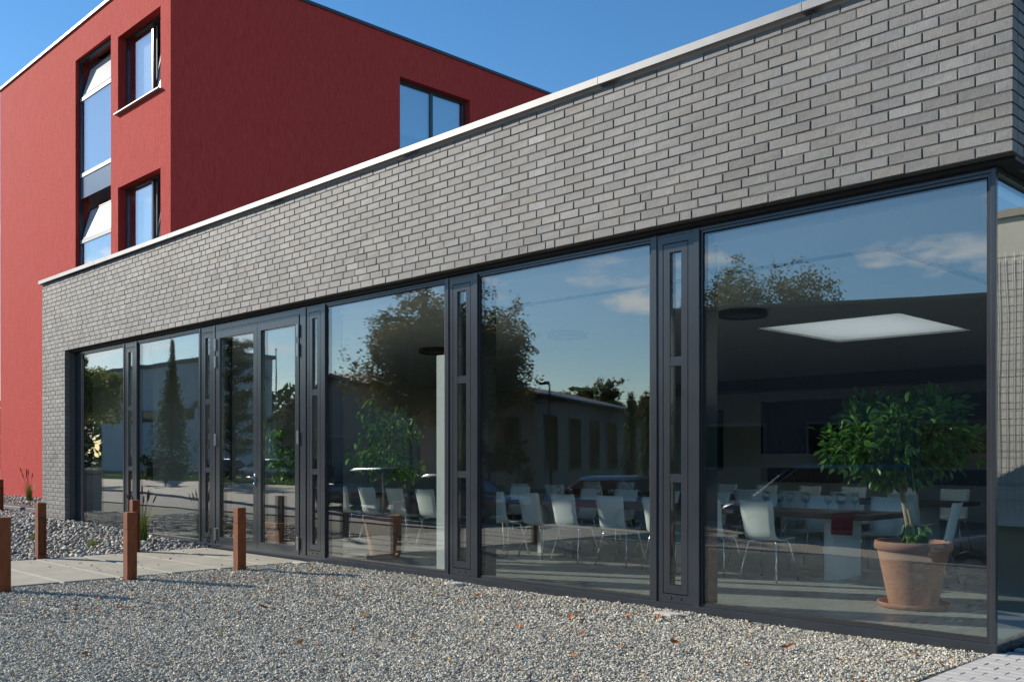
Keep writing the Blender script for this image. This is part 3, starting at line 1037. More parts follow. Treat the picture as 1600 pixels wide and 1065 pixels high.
octv = np.array([(1, 0, 0), (-1, 0, 0), (0, 1, 0), (0, -1, 0), (0, 0, 1), (0, 0, -1)], float)
octf = np.array([(0, 2, 4), (2, 1, 4), (1, 3, 4), (3, 0, 4), (2, 0, 5), (1, 2, 5), (3, 1, 5), (0, 3, 5)])
cubv = np.array([(a, b_, c) for a in (-.78, .78) for b_ in (-.78, .78) for c in (-.78, .78)], float)
cubf = np.array([(0, 1, 3, 2), (4, 6, 7, 5), (0, 4, 5, 1), (2, 3, 7, 6), (0, 2, 6, 4), (1, 5, 7, 3)])
GP = [(.48, .455, .37), (.59, .56, .46), (.39, .37, .305), (.20, .195, .175), (.54, .46, .33), (.66, .63, .54), (.40, .29, .19)]
GW = [30, 24, 18, 13, 9, 6, 3]
cf, cr = np.array([-.7137, .7004]), np.array([.7004, .7137])
def in_view(x, y, m=.06):
    Z = x * cf[0] + y * cf[1]; u = (x * cr[0] + y * cr[1]) / np.maximum(Z, .1)
    return (Z > 4.0) & (np.abs(u) < .524 + m) & (1.373 / np.maximum(Z, .1) < (1065 - 715.6) / 1526 + .035), Z
def undul(x, y):
    return .006 * np.sin(x * 2.1 + y) + .005 * np.sin(y * 3.7 - x * 1.3)
def k_near(x, y, r):
    v, Z = in_view(x, y); return v & (Z < 8.2) & ~((x > -2.5) & (y > 7.2))
def k_far(x, y, r):
    v, Z = in_view(x, y); return v & (Z >= 8.2)
def k_out(x, y, r):
    v, Z = in_view(x, y); return ~v
parts = []
A1 = (-2.36 + 11.13) * (7.20 - 1.65)
parts.append((stones(int(A1 * 6300), (-11.13, -2.55), (1.65, 7.20), .011, .029, -.010, octv, octf, GP, GW, .34, undul, k_near, seed=3), 'q'))
parts.append((stones(int(A1 * 3500), (-11.13, -2.55), (1.65, 7.20), .015, .036, -.010, octv, octf, GP, GW, .34, undul, k_far, seed=4), 'q'))
parts.append((stones(int(A1 * 450), (-11.13, -2.55), (1.65, 7.20), .016, .036, -.010, octv, octf, GP, GW, .34, undul, k_out, seed=5), 'q'))
V0, F0, C0, nn = [], [], [], 0
for (V, F, C), _ in parts:
    V0.append(V); F0.append(F + nn); C0.append(C); nn += len(V)
gv = link('gravel', np_mesh('gravel', np.concatenate(V0), np.concatenate(F0), M['gravel'], np.concatenate(C0)))
tag(gv, 'fine mixed grey gravel in front of the glass facade', 'gravel', kind='stuff')

# rounded river pebbles left of the path, banked up against the brick pier
def ico():
    t = (1 + 5 ** .5) / 2
    v = [(-1, t, 0), (1, t, 0), (-1, -t, 0), (1, -t, 0), (0, -1, t), (0, 1, t), (0, -1, -t), (0, 1, -t), (t, 0, -1), (t, 0, 1), (-t, 0, -1), (-t, 0, 1)]
    f = [(0, 11, 5), (0, 5, 1), (0, 1, 7), (0, 7, 10), (0, 10, 11), (1, 5, 9), (5, 11, 4), (11, 10, 2), (10, 7, 6), (7, 1, 8), (3, 9, 4), (3, 4, 2), (3, 2, 6), (3, 6, 8), (3, 8, 9), (4, 9, 5), (2, 4, 11), (6, 2, 10), (8, 6, 7), (9, 8, 1)]
    v = [tuple(np.array(p) / np.linalg.norm(p)) for p in v]
    cache, f2 = {}, []
    def midp(a, b_):
        k = (min(a, b_), max(a, b_))
        if k not in cache:
            p = (np.array(v[a]) + np.array(v[b_])) / 2
            v.append(tuple(p / np.linalg.norm(p)))
            cache[k] = len(v) - 1
        return cache[k]
    for a, b_, c in f:
        ab, bc, ca = midp(a, b_), midp(b_, c), midp(c, a)
        f2 += [(a, ab, ca), (b_, bc, ab), (c, ca, bc), (ab, bc, ca)]
    return np.array(v), np.array(f2)
iv, if_ = ico()
iv0 = iv[:12].copy()
if0 = np.array([(0, 11, 5), (0, 5, 1), (0, 1, 7), (0, 7, 10), (0, 10, 11), (1, 5, 9), (5, 11, 4), (11, 10, 2), (10, 7, 6), (7, 1, 8), (3, 9, 4), (3, 4, 2), (3, 2, 6), (3, 6, 8), (3, 8, 9), (4, 9, 5), (2, 4, 11), (6, 2, 10), (8, 6, 7), (9, 8, 1)])
PP = [(.33, .32, .285), (.24, .235, .22), (.43, .41, .36), (.14, .14, .14), (.41, .33, .22), (.54, .52, .46), (.32, .20, .12)]
PW = [30, 25, 15, 12, 9, 6, 3]
def bank(x, y):
    return .12 * np.clip((-15.5 - x) / 4.0, 0, 1) + .04 * np.clip((y - 5.5) / 1.5, 0, 1) * np.clip((-14.2 - x), 0, 1)
def kp(x, y, r):
    return (x < -13.95 + .05 * np.sin(y * 5)) & (y > 4.15 + .1 * np.sin(x * 1.7))
s1 = stones(11500, (-20.8, -13.93), (4.0, 7.25), .03, .095, -.02, iv0, if0, PP, PW, .14, bank, kp, flat=.68, seed=11)
def bank2(x, y):
    return .10 + .13 * np.clip((y - 8.1) / 1.2, 0, 1)
s2 = stones(4200, (-32.5, -20.8), (8.22, 9.76), .04, .10, 0.0, iv0, if0, PP, PW, .10, bank2, None, flat=.8, seed=12)
def bank3(x, y):
    return .10 + 0 * x
s3 = stones(6000, (-27.5, -20.8), (5.2, 8.0), .04, .10, -.02, iv0, if0, PP, PW, .10, bank3, None, flat=.8, seed=13)
V0 = np.concatenate([s1[0], s2[0], s3[0]])
F0 = np.concatenate([s1[1], s2[1] + len(s1[0]), s3[1] + len(s1[0]) + len(s2[0])])
C0 = np.concatenate([s1[2], s2[2], s3[2]])
pb = link('pebbles', np_mesh('pebbles', V0, F0, M['pebble'], C0, smooth=True))
tag(pb, 'rounded grey river pebbles beside the path and the red wall', 'pebbles', kind='stuff')
pbm = MB()
gx = np.linspace(-20.9, -13.925, 24); gy = np.linspace(4.1, 7.24, 8)
V = [(x, y, float(bank(np.array(x), np.array(y))) - .03) for y in gy for x in gx]
F = [(j * 24 + i, j * 24 + i + 1, (j + 1) * 24 + i + 1, (j + 1) * 24 + i) for j in range(7) for i in range(23)]
pbm.v, pbm.f = V, F
pbm.box(-27.6, -20.9, 5.1, 8.0, -.1, .09).box(-32.5, -20.78, 8.2, 9.765, -.1, .19)
tag(pbm.build('pebble_bed', M['soil']), kind='structure')
kb2 = tag(MB().bbox(-32.4, -20.8, 8.02, 8.18, -.1, .20, .01).build('kerb', M['dark_kerb']), 'dark grey kerb in front of the pebble bed at the red wall', 'kerb', kind='structure')

# flat pale stones lying at the facade foot
for (x, y, a, lab) in ((-8.02, 6.98, .2, 'flat pale stone at the foot of the middle ventilation window'), (-5.14, 6.95, .05, 'flat pale stone at the foot of the ventilation window nearest the corner'),
                       (-11.0, 6.93, .1, 'flat pale stone beside the right edge of the glass doors'), (-10.55, 6.2, .4, 'flat pale stone on gravel near the bollard by the doors')):
    mb = MB()
    n = 12
    rr = [(.13 + rng.uniform(-.02, .02), .06 + rng.uniform(-.012, .012)) for _ in range(n)]
    pts = [(rr[k][0] * math.cos(2 * math.pi * k / n), rr[k][1] * math.sin(2 * math.pi * k / n)) for k in range(n)]
    mb.add([(p[0] * .96, p[1] * .96, .026) for p in pts] + [(p[0], p[1], .018) for p in pts] + [(p[0] * .95, p[1] * .95, -.02) for p in pts],
           [tuple(range(n))] + [(k + n, (k + 1) % n + n, (k + 1) % n, k) for k in range(n)] + [(k + 2 * n, (k + 1) % n + 2 * n, (k + 1) % n + n, k + n) for k in range(n)])
    o = mb.build('flat_stone', M['paver'], loc=(x, y, 0))
    o.rotation_euler = (0.03, -.02, a)
    tag(o, lab, 'stone', 'flat stones along the facade')

# ------------------------------------------------------------------ bollards
def bollard(x, y, slot, label, h=.765):
    s = .056
    root = empty('bollard', (x, y, 0), label, 'bollard', 'rusty steel bollards lining the path')
    t = .008
    mb = MB()
    if slot is None:
        mb.bbox(-s, s, -s, s, -.1, h, .004)
    else:
        # square tube with an opening in the side that faces the path
        mb.bbox(-s, s, -s, s, h - .19, h, .004).bbox(-s, s, -s, s, -.1, .06, .004)
        mb.box(-s, s - .03, -s + .0, s, .06, h - .19) if slot > 0 else mb.box(-s + .03, s, -s, s, .06, h - .19)
        xx0, xx1 = (s - .03, s) if slot > 0 else (-s, -s + .03)
        mb.box(xx0, xx1, -s, -s + .012, .06, h - .19).box(xx0, xx1, s - .012, s, .06, h - .19)
    mb.build('post', M['corten'], root)
    if slot is not None:
        xa = s - .034 if slot > 0 else -s + .004
        MB().box(xa, xa + .03, -s + .014, s - .014, h - .22, h - .195).build('light_cover', M['lamp_dark'], root)
    return root


bollard(-10.86, 3.31, -1, 'dark rust-brown steel bollard cut by the left picture edge')
bollard(-10.90, 4.65, -1, 'rust-brown steel bollard between gravel and path, second from the doors')
bollard(-10.95, 6.04, -1, 'bright rust-orange bollard on the gravel just in front of the glass doors')
bollard(-14.06, 4.76, 1, 'rust-brown steel bollard standing alone among the pebbles before the brick pier')
bollard(-14.02, 6.05, 1, 'rust-brown bollard half hidden behind another, at the pebble edge near the facade')
bollard(-25.55, 7.72, 1, 'distant thin bollard at the far left edge before the red wall', h=.86)

# ------------------------------------------------------------------ ornamental grass
def grass_tuft(x, y, z, h, n, label, seed, plumes=8):
    r = np.random.default_rng(seed)
    root = empty('ornamental_grass', (x, y, z), label, 'grass', 'ornamental grass tufts')
    V, F, C, k = [], [], [], 0
    for i in range(n):
        a = r.uniform(0, 2 * math.pi); lean = r.uniform(.05, .55); hh = h * r.uniform(.55, 1.0); w = .004
        dx, dy = math.cos(a), math.sin(a)
        bx, by = r.normal(0, .035), r.normal(0, .035)
        px, py = -dy * w, dx * w
        for s_ in range(4):
            t = s_ / 3
            off = lean * hh * t * t * .9
            zz = hh * t * (1 - .25 * lean * t)
            ww = (1 - t * .95)
            V += [(bx + dx * off + px * ww, by + dy * off + py * ww, zz), (bx + dx * off - px * ww, by + dy * off - py * ww, zz)]
            c = np.array([.13, .19, .04]) * r.uniform(.7, 1.3) + np.array([.10, .05, .0]) * (t ** 2) * r.random()
            C += [c, c]
        for s_ in range(3):
            b0 = k + s_ * 2
            F.append((b0, b0 + 1, b0 + 3, b0 + 2))
        k += 8
    link('blades', np_mesh('blades', np.array(V), np.array(F), M['grass'], np.array(C)), root)
    for i in range(plumes):
        a = r.uniform(0, 2 * math.pi); q = r.uniform(.1, .32) * h; hh = h * r.uniform(1.0, 1.3)
        p0, p1, p2 = (0, 0, 0), (q * .4 * math.cos(a), q * .4 * math.sin(a), hh * .6), (q * math.cos(a), q * math.sin(a), hh)
        st = MB().tube([p0, p1, p2], [.003, .0025, .002], 4).build('stem', M['bark'], root)
        d = (Vector(p2) - Vector(p1)).normalized()
        MB().tube([Vector(p2) - d * .02, Vector(p2) + d * .03, Vector(p2) + d * .10, Vector(p2) + d * .14], [.004, .014, .011, .002], 6).build('seed_head', M['bark'], st)
    return root


grass_tuft(-27.9, 9.15, .2, .62, 260, 'green ornamental grass with dark seed heads against the red wall', 1)
grass_tuft(-15.35, 6.75, .03, .62, 240, 'green ornamental grass tuft behind the paired bollards at the glass', 2)
grass_tuft(-16.6, 5.55, .05, .14, 90, 'low yellowish weed tuft in the pebbles before the brick pier', 3, 0)
grass_tuft(-15.2, 5.9, .03, .16, 70, 'low pale weed tuft in the pebbles left of the paired bollards', 4, 0)
grass_tuft(-29.9, 7.9, .1, .55, 160, 'ornamental grass at the far left edge before the pebble bed', 6, 3)

# ------------------------------------------------------------------ fallen leaves
LC = [(.55, .19, .04), (.40, .12, .03), (.62, .36, .13), (.28, .11, .05), (.68, .50, .26), (.58, .15, .03)]
def leaf_geo(L_, W, curl, r):
    """folded, curled, lobed leaf: ribs of 3 points"""
    prof = [0.0, .55, .95, .70, 1.0, .55, 0.02]
    V = []
    for i, w in enumerate(prof):
        t = i / 6
        x = (t - .5) * L_
        z = curl * math.sin(t * math.pi) * -1 + curl * 1.2 + r.uniform(-.002, .002)
        ww = w * W / 2 * r.uniform(.85, 1.15)
        V += [(x, -ww, z + curl * .8 * w), (x, 0, z), (x, ww, z + curl * .8 * w)]
    F = []
    for i in range(6):
        b0 = i * 3
        F += [(b0, b0 + 1, b0 + 4, b0 + 3), (b0 + 1, b0 + 2, b0 + 5, b0 + 4)]
    return np.array(V), np.array(F)


big_spots = [(-4.99, 5.66), (-5.77, 4.64), (-6.4, 6.0), (-7.5, 6.3), (-4.3, 5.9), (-8.3, 6.1), (-5.3, 6.6), (-6.9, 5.0), (-9.3, 6.3), (-7.9, 4.6), (-6.0, 5.5), (-4.5, 5.0),
             (-8.8, 5.2), (-3.6, 6.3), (-5.6, 6.2), (-9.8, 5.4), (-7.1, 6.5), (-6.2, 3.9), (-5.0, 4.3), (-3.5, 5.6), (-10.2, 6.6), (-8.0, 5.5), (-4.1, 6.6), (-7.0, 3.7), (-15.6, 5.4), (-16.4, 6.1)]
rl = np.random.default_rng(5)
for i, (x, y) in enumerate(big_spots):
    V, F = leaf_geo(rl.uniform(.065, .115), rl.uniform(.035, .06), rl.uniform(.006, .016), rl)
    c = np.tile(np.array(LC[rl.integers(len(LC))]) * rl.uniform(.8, 1.2), (len(V), 1))
    o = link('fallen_leaf', np_mesh('fallen_leaf', V, F, M['dead_leaf'], c), loc=(x, y, .022 + (.05 if x < -12 else 0)))
    o.rotation_euler = (rl.normal(0, .3), rl.normal(0, .3), rl.uniform(0, 6.28))
    tag(o, 'curled dry brown-orange leaf lying on the stones' , 'leaf', 'larger fallen leaves on the stones')
V0, F0, C0, nn = [], [], [], 0
for i in range(520):
    while True:
        x, y = rl.uniform(-11, -2.5), rl.uniform(2.2, 7.1)
        if rl.random() < .35 + .65 * (y - 2.2) / 4.9:
            break
    if i % 5 == 0:
        x, y = rl.uniform(-18.5, -11.2), rl.uniform(4.4, 7.0)
    V, F = leaf_geo(rl.uniform(.022, .058), rl.uniform(.014, .032), rl.uniform(.003, .01), rl)
    M4 = (Matrix.Rotation(rl.uniform(0, 6.28), 3, 'Z') @ Matrix.Rotation(rl.normal(0, .35), 3, 'X') @ Matrix.Rotation(rl.normal(0, .35), 3, 'Y'))
    V = V @ np.array(M4).T + np.array([x, y, .018 + (.06 if x < -13.9 else 0)])
    V0.append(V); F0.append(F + nn); nn += len(V)
    C0.append(np.tile(np.array(LC[rl.integers(len(LC))]) * rl.uniform(.7, 1.2), (len(V), 1)))
fo = link('leaf_litter', np_mesh('leaf_litter', np.concatenate(V0), np.concatenate(F0), M['dead_leaf'], np.concatenate(C0)))
tag(fo, 'small dry leaves scattered over the gravel and pebbles', 'leaf litter', kind='stuff')

# ------------------------------------------------------------------ dining room: chairs, tables, glasses
def make_chair():
    """bent one-piece shell on four splayed steel legs; seat faces +Y, backrest at -Y"""
    root = empty('shell_chair', (0, 0, 0), 'pale shell chair', 'chair', 'pale shell chairs around the long tables')
    # centreline of the shell in (y, z) with half width
    pts = [(.235, .452, .200), (.20, .462, .207), (.10, .452, .212), (0, .444, .212), (-.10, .446, .208), (-.155, .462, .203), (-.185, .498, .198),
           (-.200, .55, .195), (-.218, .64, .197), (-.240, .74, .205), (-.262, .83, .212), (-.275, .872, .210), (-.279, .88, .195)]
    V, F, n, m = [], [], len(pts), 7
    nor = []
    for i in range(n):
        a, b_ = pts[max(i - 1, 0)], pts[min(i + 1, n - 1)]
        ty, tz = b_[0] - a[0], b_[1] - a[1]
        l = math.hypot(ty, tz)
        nor.append((tz / l, -ty / l))
    t = .0065
    for sgn in (1, -1):
        for i, (y, z, w) in enumerate(pts):
            for k in range(m):
                q = -1 + 2 * k / (m - 1)
                dish = .012 * q * q if i < 5 else .018 * q * q
                ny, nz = nor[i]
                V.append((q * w, y - ny * (sgn * t - 0) - (ny * -dish), z - nz * sgn * t + (abs(nz) * dish)))
    def id_(s, i, k):
        return s * n * m + i * m + k
    for i in range(n - 1):
        for k in range(m - 1):
            F.append((id_(0, i, k), id_(0, i, k + 1), id_(0, i + 1, k + 1), id_(0, i + 1, k)))
            F.append((id_(1, i, k), id_(1, i + 1, k), id_(1, i + 1, k + 1), id_(1, i, k + 1)))
        for k in (0, m - 1):
            F.append((id_(0, i, k), id_(0, i + 1, k), id_(1, i + 1, k), id_(1, i, k)))
    for i in (0, n - 1):
        for k in range(m - 1):
            F.append((id_(0, i, k), id_(1, i, k), id_(1, i, k + 1), id_(0, i, k + 1)))
    mb = MB(); mb.v, mb.f = V, F
    o = mb.build('shell', M['shell'], root, smooth=True, fix=True)
    for sx in (-1, 1):
        for sy, yt, yb in ((-1, -.115, -.215), (1, .13, .225)):
            MB().tube([(sx * .09, yt * .6, .434), (sx * .155, yt, .433), (sx * .178, yt * 1.05 + .0, .415), (sx * .238, yb, .012)], .0095, 8).build('leg', M['chrome'], root, smooth=True)
            MB().tube([(sx * .238, yb, .012), (sx * .239, yb * 1.002, 0.0)], .012, 8).build('foot', M['gasket'], root)
    return root


FZ = 0.02
ORD = ['first', 'second', 'third', 'fourth', 'fifth', 'sixth', 'seventh', 'eighth', 'ninth', 'tenth', 'eleventh', 'twelfth', 'thirteenth', 'fourteenth']
proto = make_chair()
used = [False]
def put_chair(x, y, rz, label):
    if not used[0]:
        o = proto; used[0] = True
    else:
        o = copy_tree(proto)
    o.location = (x, y, FZ)
    o.rotation_euler = (0, 0, rz)
    o['label'] = label
    return o


rc = np.random.default_rng(9)
near_x = [-5.79, -6.47, -7.16, -7.91, -8.64, -9.28, -9.97, -11.55, -12.25, -12.98, -13.75]
for i, x in enumerate(near_x):
    put_chair(x, 9.68 + rc.uniform(-.03, .03), rc.uniform(-.07, .07), 'pale shell chair with its back to the window, %s from the large terracotta pot' % ORD[i])
far_x = [-5.2, -6.05, -6.9, -7.65, -8.45, -9.2, -9.9, -11.4, -12.3, -13.1]
for i, x in enumerate(far_x):
    put_chair(x, 11.18 + rc.uniform(-.04, .04), math.pi + rc.uniform(-.07, .07), 'pale shell chair across the front table facing the window, %s from its right end' % ORD[i])
put_chair(-4.32, 10.55, R(98), 'pale shell chair at the right-hand end of the front table')
row3 = [-5.6, -6.4, -7.2, -8.0, -8.8, -9.6, -11.0, -11.9, -12.8]
for i, x in enumerate(row3):
    put_chair(x, 13.0 + rc.uniform(-.05, .05), rc.uniform(-.1, .1), 'dim shell chair on near side of the rear table, %s from its right end' % ORD[i])
    put_chair(x - .2, 14.75 + rc.uniform(-.05, .05), math.pi + rc.uniform(-.1, .1), 'dim shell chair on far side of the rear table, %s from its right end' % ORD[i])
put_chair(-3.15, 11.6, R(60), 'shell chair standing apart near the glazed right end')


def table(x0, x1, y0, y1, label):
    cx, cy = (x0 + x1) / 2, (y0 + y1) / 2
    root = empty('dining_table', (cx, cy, FZ), label, 'table', 'long dining tables')
    a, b_ = (x1 - x0) / 2, (y1 - y0) / 2
    npl = 4
    for k in range(npl):
        w = 2 * b_ / npl
        MB().bbox(-a, a, -b_ + k * w + .0015, -b_ + (k + 1) * w - .0015, .69, .745, .003).build('plank', M['wood'], root)
    n = 3 if (x1 - x0) > 4 else 2
    for k in range(n):
        x = -a + .55 + k * (2 * a - 1.1) / (n - 1)
        MB().bbox(x - .05, x + .05, -b_ + .16, b_ - .16, 0, .689, .004).build('leg', M['white_slab'], root)
    return root


table(-10.25, -4.72, 9.92, 10.92, 'long dark wooden table on white slab legs nearest the corner window')
table(-14.1, -11.15, 9.92, 10.92, 'shorter dark wooden table on white slab legs behind the potted tree')
table(-10.4, -5.2, 13.35, 14.35, 'long wooden table in the dim rear of the room')
table(-13.4, -10.9, 13.35, 14.35, 'shorter wooden table in the dim rear of the room')


def wine_glass():
    root = empty('wine_glass', (0, 0, 0), 'wine glass', 'wine glass', 'wine glasses on the front table')
    MB().lathe([(0, .004), (.034, .003), (.035, .0), (.006, .006), (.0045, .02), (.0045, .085), (.012, .095), (.030, .115), (.039, .145), (.038, .175), (.031, .215), (.0295, .215), (.0365, .175), (.0375, .145), (.028, .117), (0, .098)], 18).build('bowl', M['clear'], root, smooth=True)
    return root


wg = wine_glass()
spots = [(-6.18, 10.32), (-6.28, 10.45), (-6.08, 10.48), (-5.72, 10.36), (-5.62, 10.24), (-5.82, 10.22), (-5.30, 10.14), (-5.22, 10.22), (-5.12, 10.12), (-5.26, 10.34), (-5.06, 10.28),
         (-7.6, 10.3), (-7.7, 10.45), (-8.6, 10.35), (-8.7, 10.2), (-9.4, 10.4), (-9.5, 10.25)]
for i, (x, y) in enumerate(spots):
    o = wg if i == 0 else copy_tree(wg)
    o.location = (x, y, FZ + .746)
    if i < 3:
        o['label'] = 'clear stemmed wine glass in the table cluster just beside the ventilation window'
    elif i < 6:
        o['label'] = 'clear stemmed wine glass in the table cluster above the white chair back'
    elif i < 11:
        o['label'] = 'clear stemmed wine glass in the cluster nearest the right table end'
    else:
        o['label'] = 'clear stemmed wine glass on the table behind the wide middle pane'

# red cloth hanging over the table's front edge
mb = MB()
nx, nz = 15, 7
V, F = [], []
prof = [(10.40, .7495), (10.10, .7495), (9.925, .750), (9.908, .742), (9.903, .70), (9.897, .62), (9.892, .53)]
for j, (y, z) in enumerate(prof):
    for i in range(nx):
        x = -5.14 + .24 * i / (nx - 1) * (1 + (.03 if j > 3 else 0))
        wv = .012 * math.sin(i * 1.35) * max(0, j - 3) / 3
        V.append((x, y - abs(wv) - .001, z + FZ))
F = [(j * nx + i, j * nx + i + 1, (j + 1) * nx + i + 1, (j + 1) * nx + i) for j in range(6) for i in range(nx - 1)]
n0 = len(V)
V += [(x, y + .004, z - (.0 if k // nx > 2 else -.004)) for k, (x, y, z) in enumerate(V)]
F += [tuple(reversed([q + n0 for q in f])) for f in F[:]]
mb.v, mb.f = V, F
tag(mb.build('table_runner', M['red_cloth'], smooth=True), 'dark red cloth hanging over the front edge of the long table', 'cloth')

# ------------------------------------------------------------------ foliage helpers
def leaf_cloud(P, D, size, asp, cols, r, fold=.25, droop=0.0):
    """many folded leaf-shaped faces: P positions, D leaf directions"""
    n = len(P)
    D = D / np.maximum(np.linalg.norm(D, axis=1, keepdims=True), 1e-6)
    D[:, 2] -= droop
    D = D / np.linalg.norm(D, axis=1, keepdims=True)
    up = r.normal(0, .55, (n, 3)) + np.array([0, 0, 1.0])
    S = np.cross(D, up); S /= np.maximum(np.linalg.norm(S, axis=1, keepdims=True), 1e-6)
    U = np.cross(S, D)
    s = size * r.uniform(.7, 1.25, (n, 1))
    w = s * asp / 2
    b0 = P
    tip = P + D * s - U * s * .12
    m1, m2 = P + D * s * .35, P + D * s * .70
    V = np.stack([b0, m1 - S * w + U * w * fold, m2 - S * w * .8 + U * w * fold * .8, tip, m2 + S * w * .8 + U * w * fold * .8, m1 + S * w + U * w * fold], 1)
    base = (np.arange(n) * 6)[:, None]
    F = np.concatenate([base + np.array([[0, 1, 2, 3]]), base + np.array([[0, 3, 4, 5]])], 0)
    pal = np.array(cols)
    C = pal[r.integers(len(pal), size=n)] * r.uniform(.75, 1.25, (n, 1))
    return V.reshape(-1, 3), F, np.repeat(C, 6, 0)


def quad_cloud(P, size, cols, r, asp=.6):
    n = len(P)
    D = r.normal(0, 1, (n, 3)); D /= np.linalg.norm(D, axis=1, keepdims=True)
    T = r.normal(0, 1, (n, 3)); S = np.cross(D, T); S /= np.maximum(np.linalg.norm(S, axis=1, keepdims=True), 1e-6)
    s = size * r.uniform(.6, 1.3, (n, 1))
    V = np.stack([P - D * s / 2, P - S * s * asp / 2, P + D * s / 2, P + S * s * asp / 2], 1)
    F = (np.arange(n) * 4)[:, None] + np.array([[0, 1, 2, 3]])
    pal = np.array(cols)
    C = pal[r.integers(len(pal), size=n)] * r.uniform(.75, 1.25, (n, 1))
    return V.reshape(-1, 3), F, np.repeat(C, 4, 0)


def pot(root, rt, rb, h, saucer=True):
    MB().lathe([(rb * .97, .0), (rb, .03), (rb + (rt - rb) * .78 * .92, h * .80), (rt * .93, h * .86), (rt, h * .875), (rt * 1.005, h * .95), (rt * .985, h), (rt * .90, h), (rt * .87, h * .93), (rt * .8, h * .90), (0, h * .90)], 40,
               (0, 0, .02 if saucer else 0)).build('pot', M['terracotta'], root, smooth=True)
    if saucer:
        MB().lathe([(0, .004), (rb * 1.30, .004), (rb * 1.38, .05), (rb * 1.43, .05), (rb * 1.35, -.0), (0, 0)], 36).build('saucer', M['terracotta'], root, smooth=True)
    MB().lathe([(rt * .86, h * .90), (rt * .5, h * .915), (0, h * .92)], 24, (0, 0, .022 if saucer else .002)).build('soil', M['soil'], root, smooth=True)


# big glossy tree in a terracotta pot by the corner
rp_ = np.random.default_rng(31)
root = empty('potted_tree', (-3.80, 8.86, FZ), 'bushy glossy-leaved tree in the large terracotta pot by the corner glass', 'potted tree')
pot(root, .335, .215, .58)
tr = MB().tube([(-.03, .0, .52), (-.05, .01, .75), (-.10, .02, .98), (-.13, .03, 1.18)], [.028, .026, .024, .026], 9).build('trunk', M['bark_pale'], root, smooth=True)
MB().tube([(.01, .02, .52), (-.02, .0, .80), (-.07, -.01, 1.0), (-.11, .02, 1.16)], [.018, .017, .016, .016], 8).build('stem', M['bark_pale'], root, smooth=True)
tips = []
cen = np.array([-.12, .02, 1.46])
for i in range(26):
    a = 2 * math.pi * i / 26 * 2.6 + rp_.uniform(-.3, .3); e = rp_.uniform(-.02, 1.05)
    rad = np.array([.62, .62, .50]) * rp_.uniform(.65, .98)
    p2 = cen + rad * np.array([math.cos(a) * math.cos(e), math.sin(a) * math.cos(e), math.sin(e)])
    p0 = np.array([-.12, .02, 1.05 + rp_.uniform(0, .2)]); p1 = (p0 + p2) / 2 + rp_.normal(0, .04, 3) + np.array([0, 0, .05])
    MB().tube([p0, p1, p2], [.011, .008, .004], 5).build('branch', M['bark_pale'], root, smooth=True)
    for t in np.linspace(.25, 1.0, 6):
        q = (1 - t) ** 2 * p0 + 2 * t * (1 - t) * p1 + t * t * p2
        tips.append((q, p2 - p0, .08 + .09 * t))
P, D = [], []
for q, d, s in tips:
    n = 34
    off = rp_.normal(0, 1, (n, 3)); off /= np.linalg.norm(off, axis=1, keepdims=True)
    off *= (rp_.random((n, 1)) ** .5) * s * 1.35
    P.append(q + off); D.append(off * 4 + d * .25 + rp_.normal(0, .12, (n, 3)))
P, D = np.concatenate(P), np.concatenate(D)
P = np.concatenate([P, np.array([.02, .0, .60]) + rp_.normal(0, .06, (60, 3)) * np.array([1, 1, .9])])
D = np.concatenate([D, rp_.normal(0, 1, (60, 3)) + np.array([0, 0, .6])])
GREEN = [(.07, .19, .035), (.10, .25, .05), (.05, .14, .03), (.14, .30, .065)]
V, F, C = leaf_cloud(P, D, .098, .52, GREEN, rp_, droop=.35)
link('leaves', np_mesh('leaves', V, F, M['leaf'], C, smooth=False), root)['kind'] = 'stuff'

# slender tree in the middle window
root = empty('potted_tree', (-10.72, 8.05, FZ), 'slender light-leaved tree in a terracotta pot behind the pane right of the doors', 'potted tree')
pot(root, .27, .17, .56)
MB().tube([(0, 0, .5), (.02, .01, .8), (.0, .0, 1.1), (.03, .02, 1.5), (-.02, 0, 1.95)], [.018, .016, .015, .011, .006], 8).build('trunk', M['bark_pale'], root, smooth=True)
P, D = [], []
for i in range(20):
    z0 = rp_.uniform(.95, 1.75); a = rp_.uniform(0, 6.28); l = rp_.uniform(.22, .52)
    p0 = np.array([.02, .01, z0]); p2 = p0 + np.array([math.cos(a) * l, math.sin(a) * l, rp_.uniform(-.08, .42)])
    p1 = (p0 + p2) / 2 + np.array([0, 0, .10])
    MB().tube([p0, p1, p2], [.007, .005, .003], 5).build('branch', M['bark_pale'], root, smooth=True)
    for t in np.linspace(.3, 1.05, 6):
        q = (1 - t) ** 2 * p0 + 2 * t * (1 - t) * p1 + t * t * p2
        n = 7
        P.append(q + rp_.normal(0, .055, (n, 3))); D.append(rp_.normal(0, .7, (n, 3)) + (p2 - p0) * .5 + np.array([0, 0, -.5]))
q = np.array([[-.22, -.1, 1.75], [-.24, -.1, 1.9], [-.25, -.1, 2.05], [-.2, -.08, 1.6], [-.26, -.1, 2.15]])
for c in q:
    P.append(c + rp_.normal(0, .06, (9, 3))); D.append(rp_.normal(0, .6, (9, 3)) + np.array([0, 0, -.6]))
MB().tube([(0, 0, 1.2), (-.15, -.07, 1.5), (-.22, -.1, 1.8), (-.26, -.1, 2.15)], [.008, .006, .005, .003], 5).build('branch', M['bark_pale'], root, smooth=True)
V, F, C = leaf_cloud(np.concatenate(P), np.concatenate(D), .095, .48, [(.17, .36, .06), (.24, .46, .09), (.11, .25, .05), (.32, .54, .13)], rp_, droop=.3)
link('leaves', np_mesh('leaves', V, F, M['leaf'], C), root)['kind'] = 'stuff'

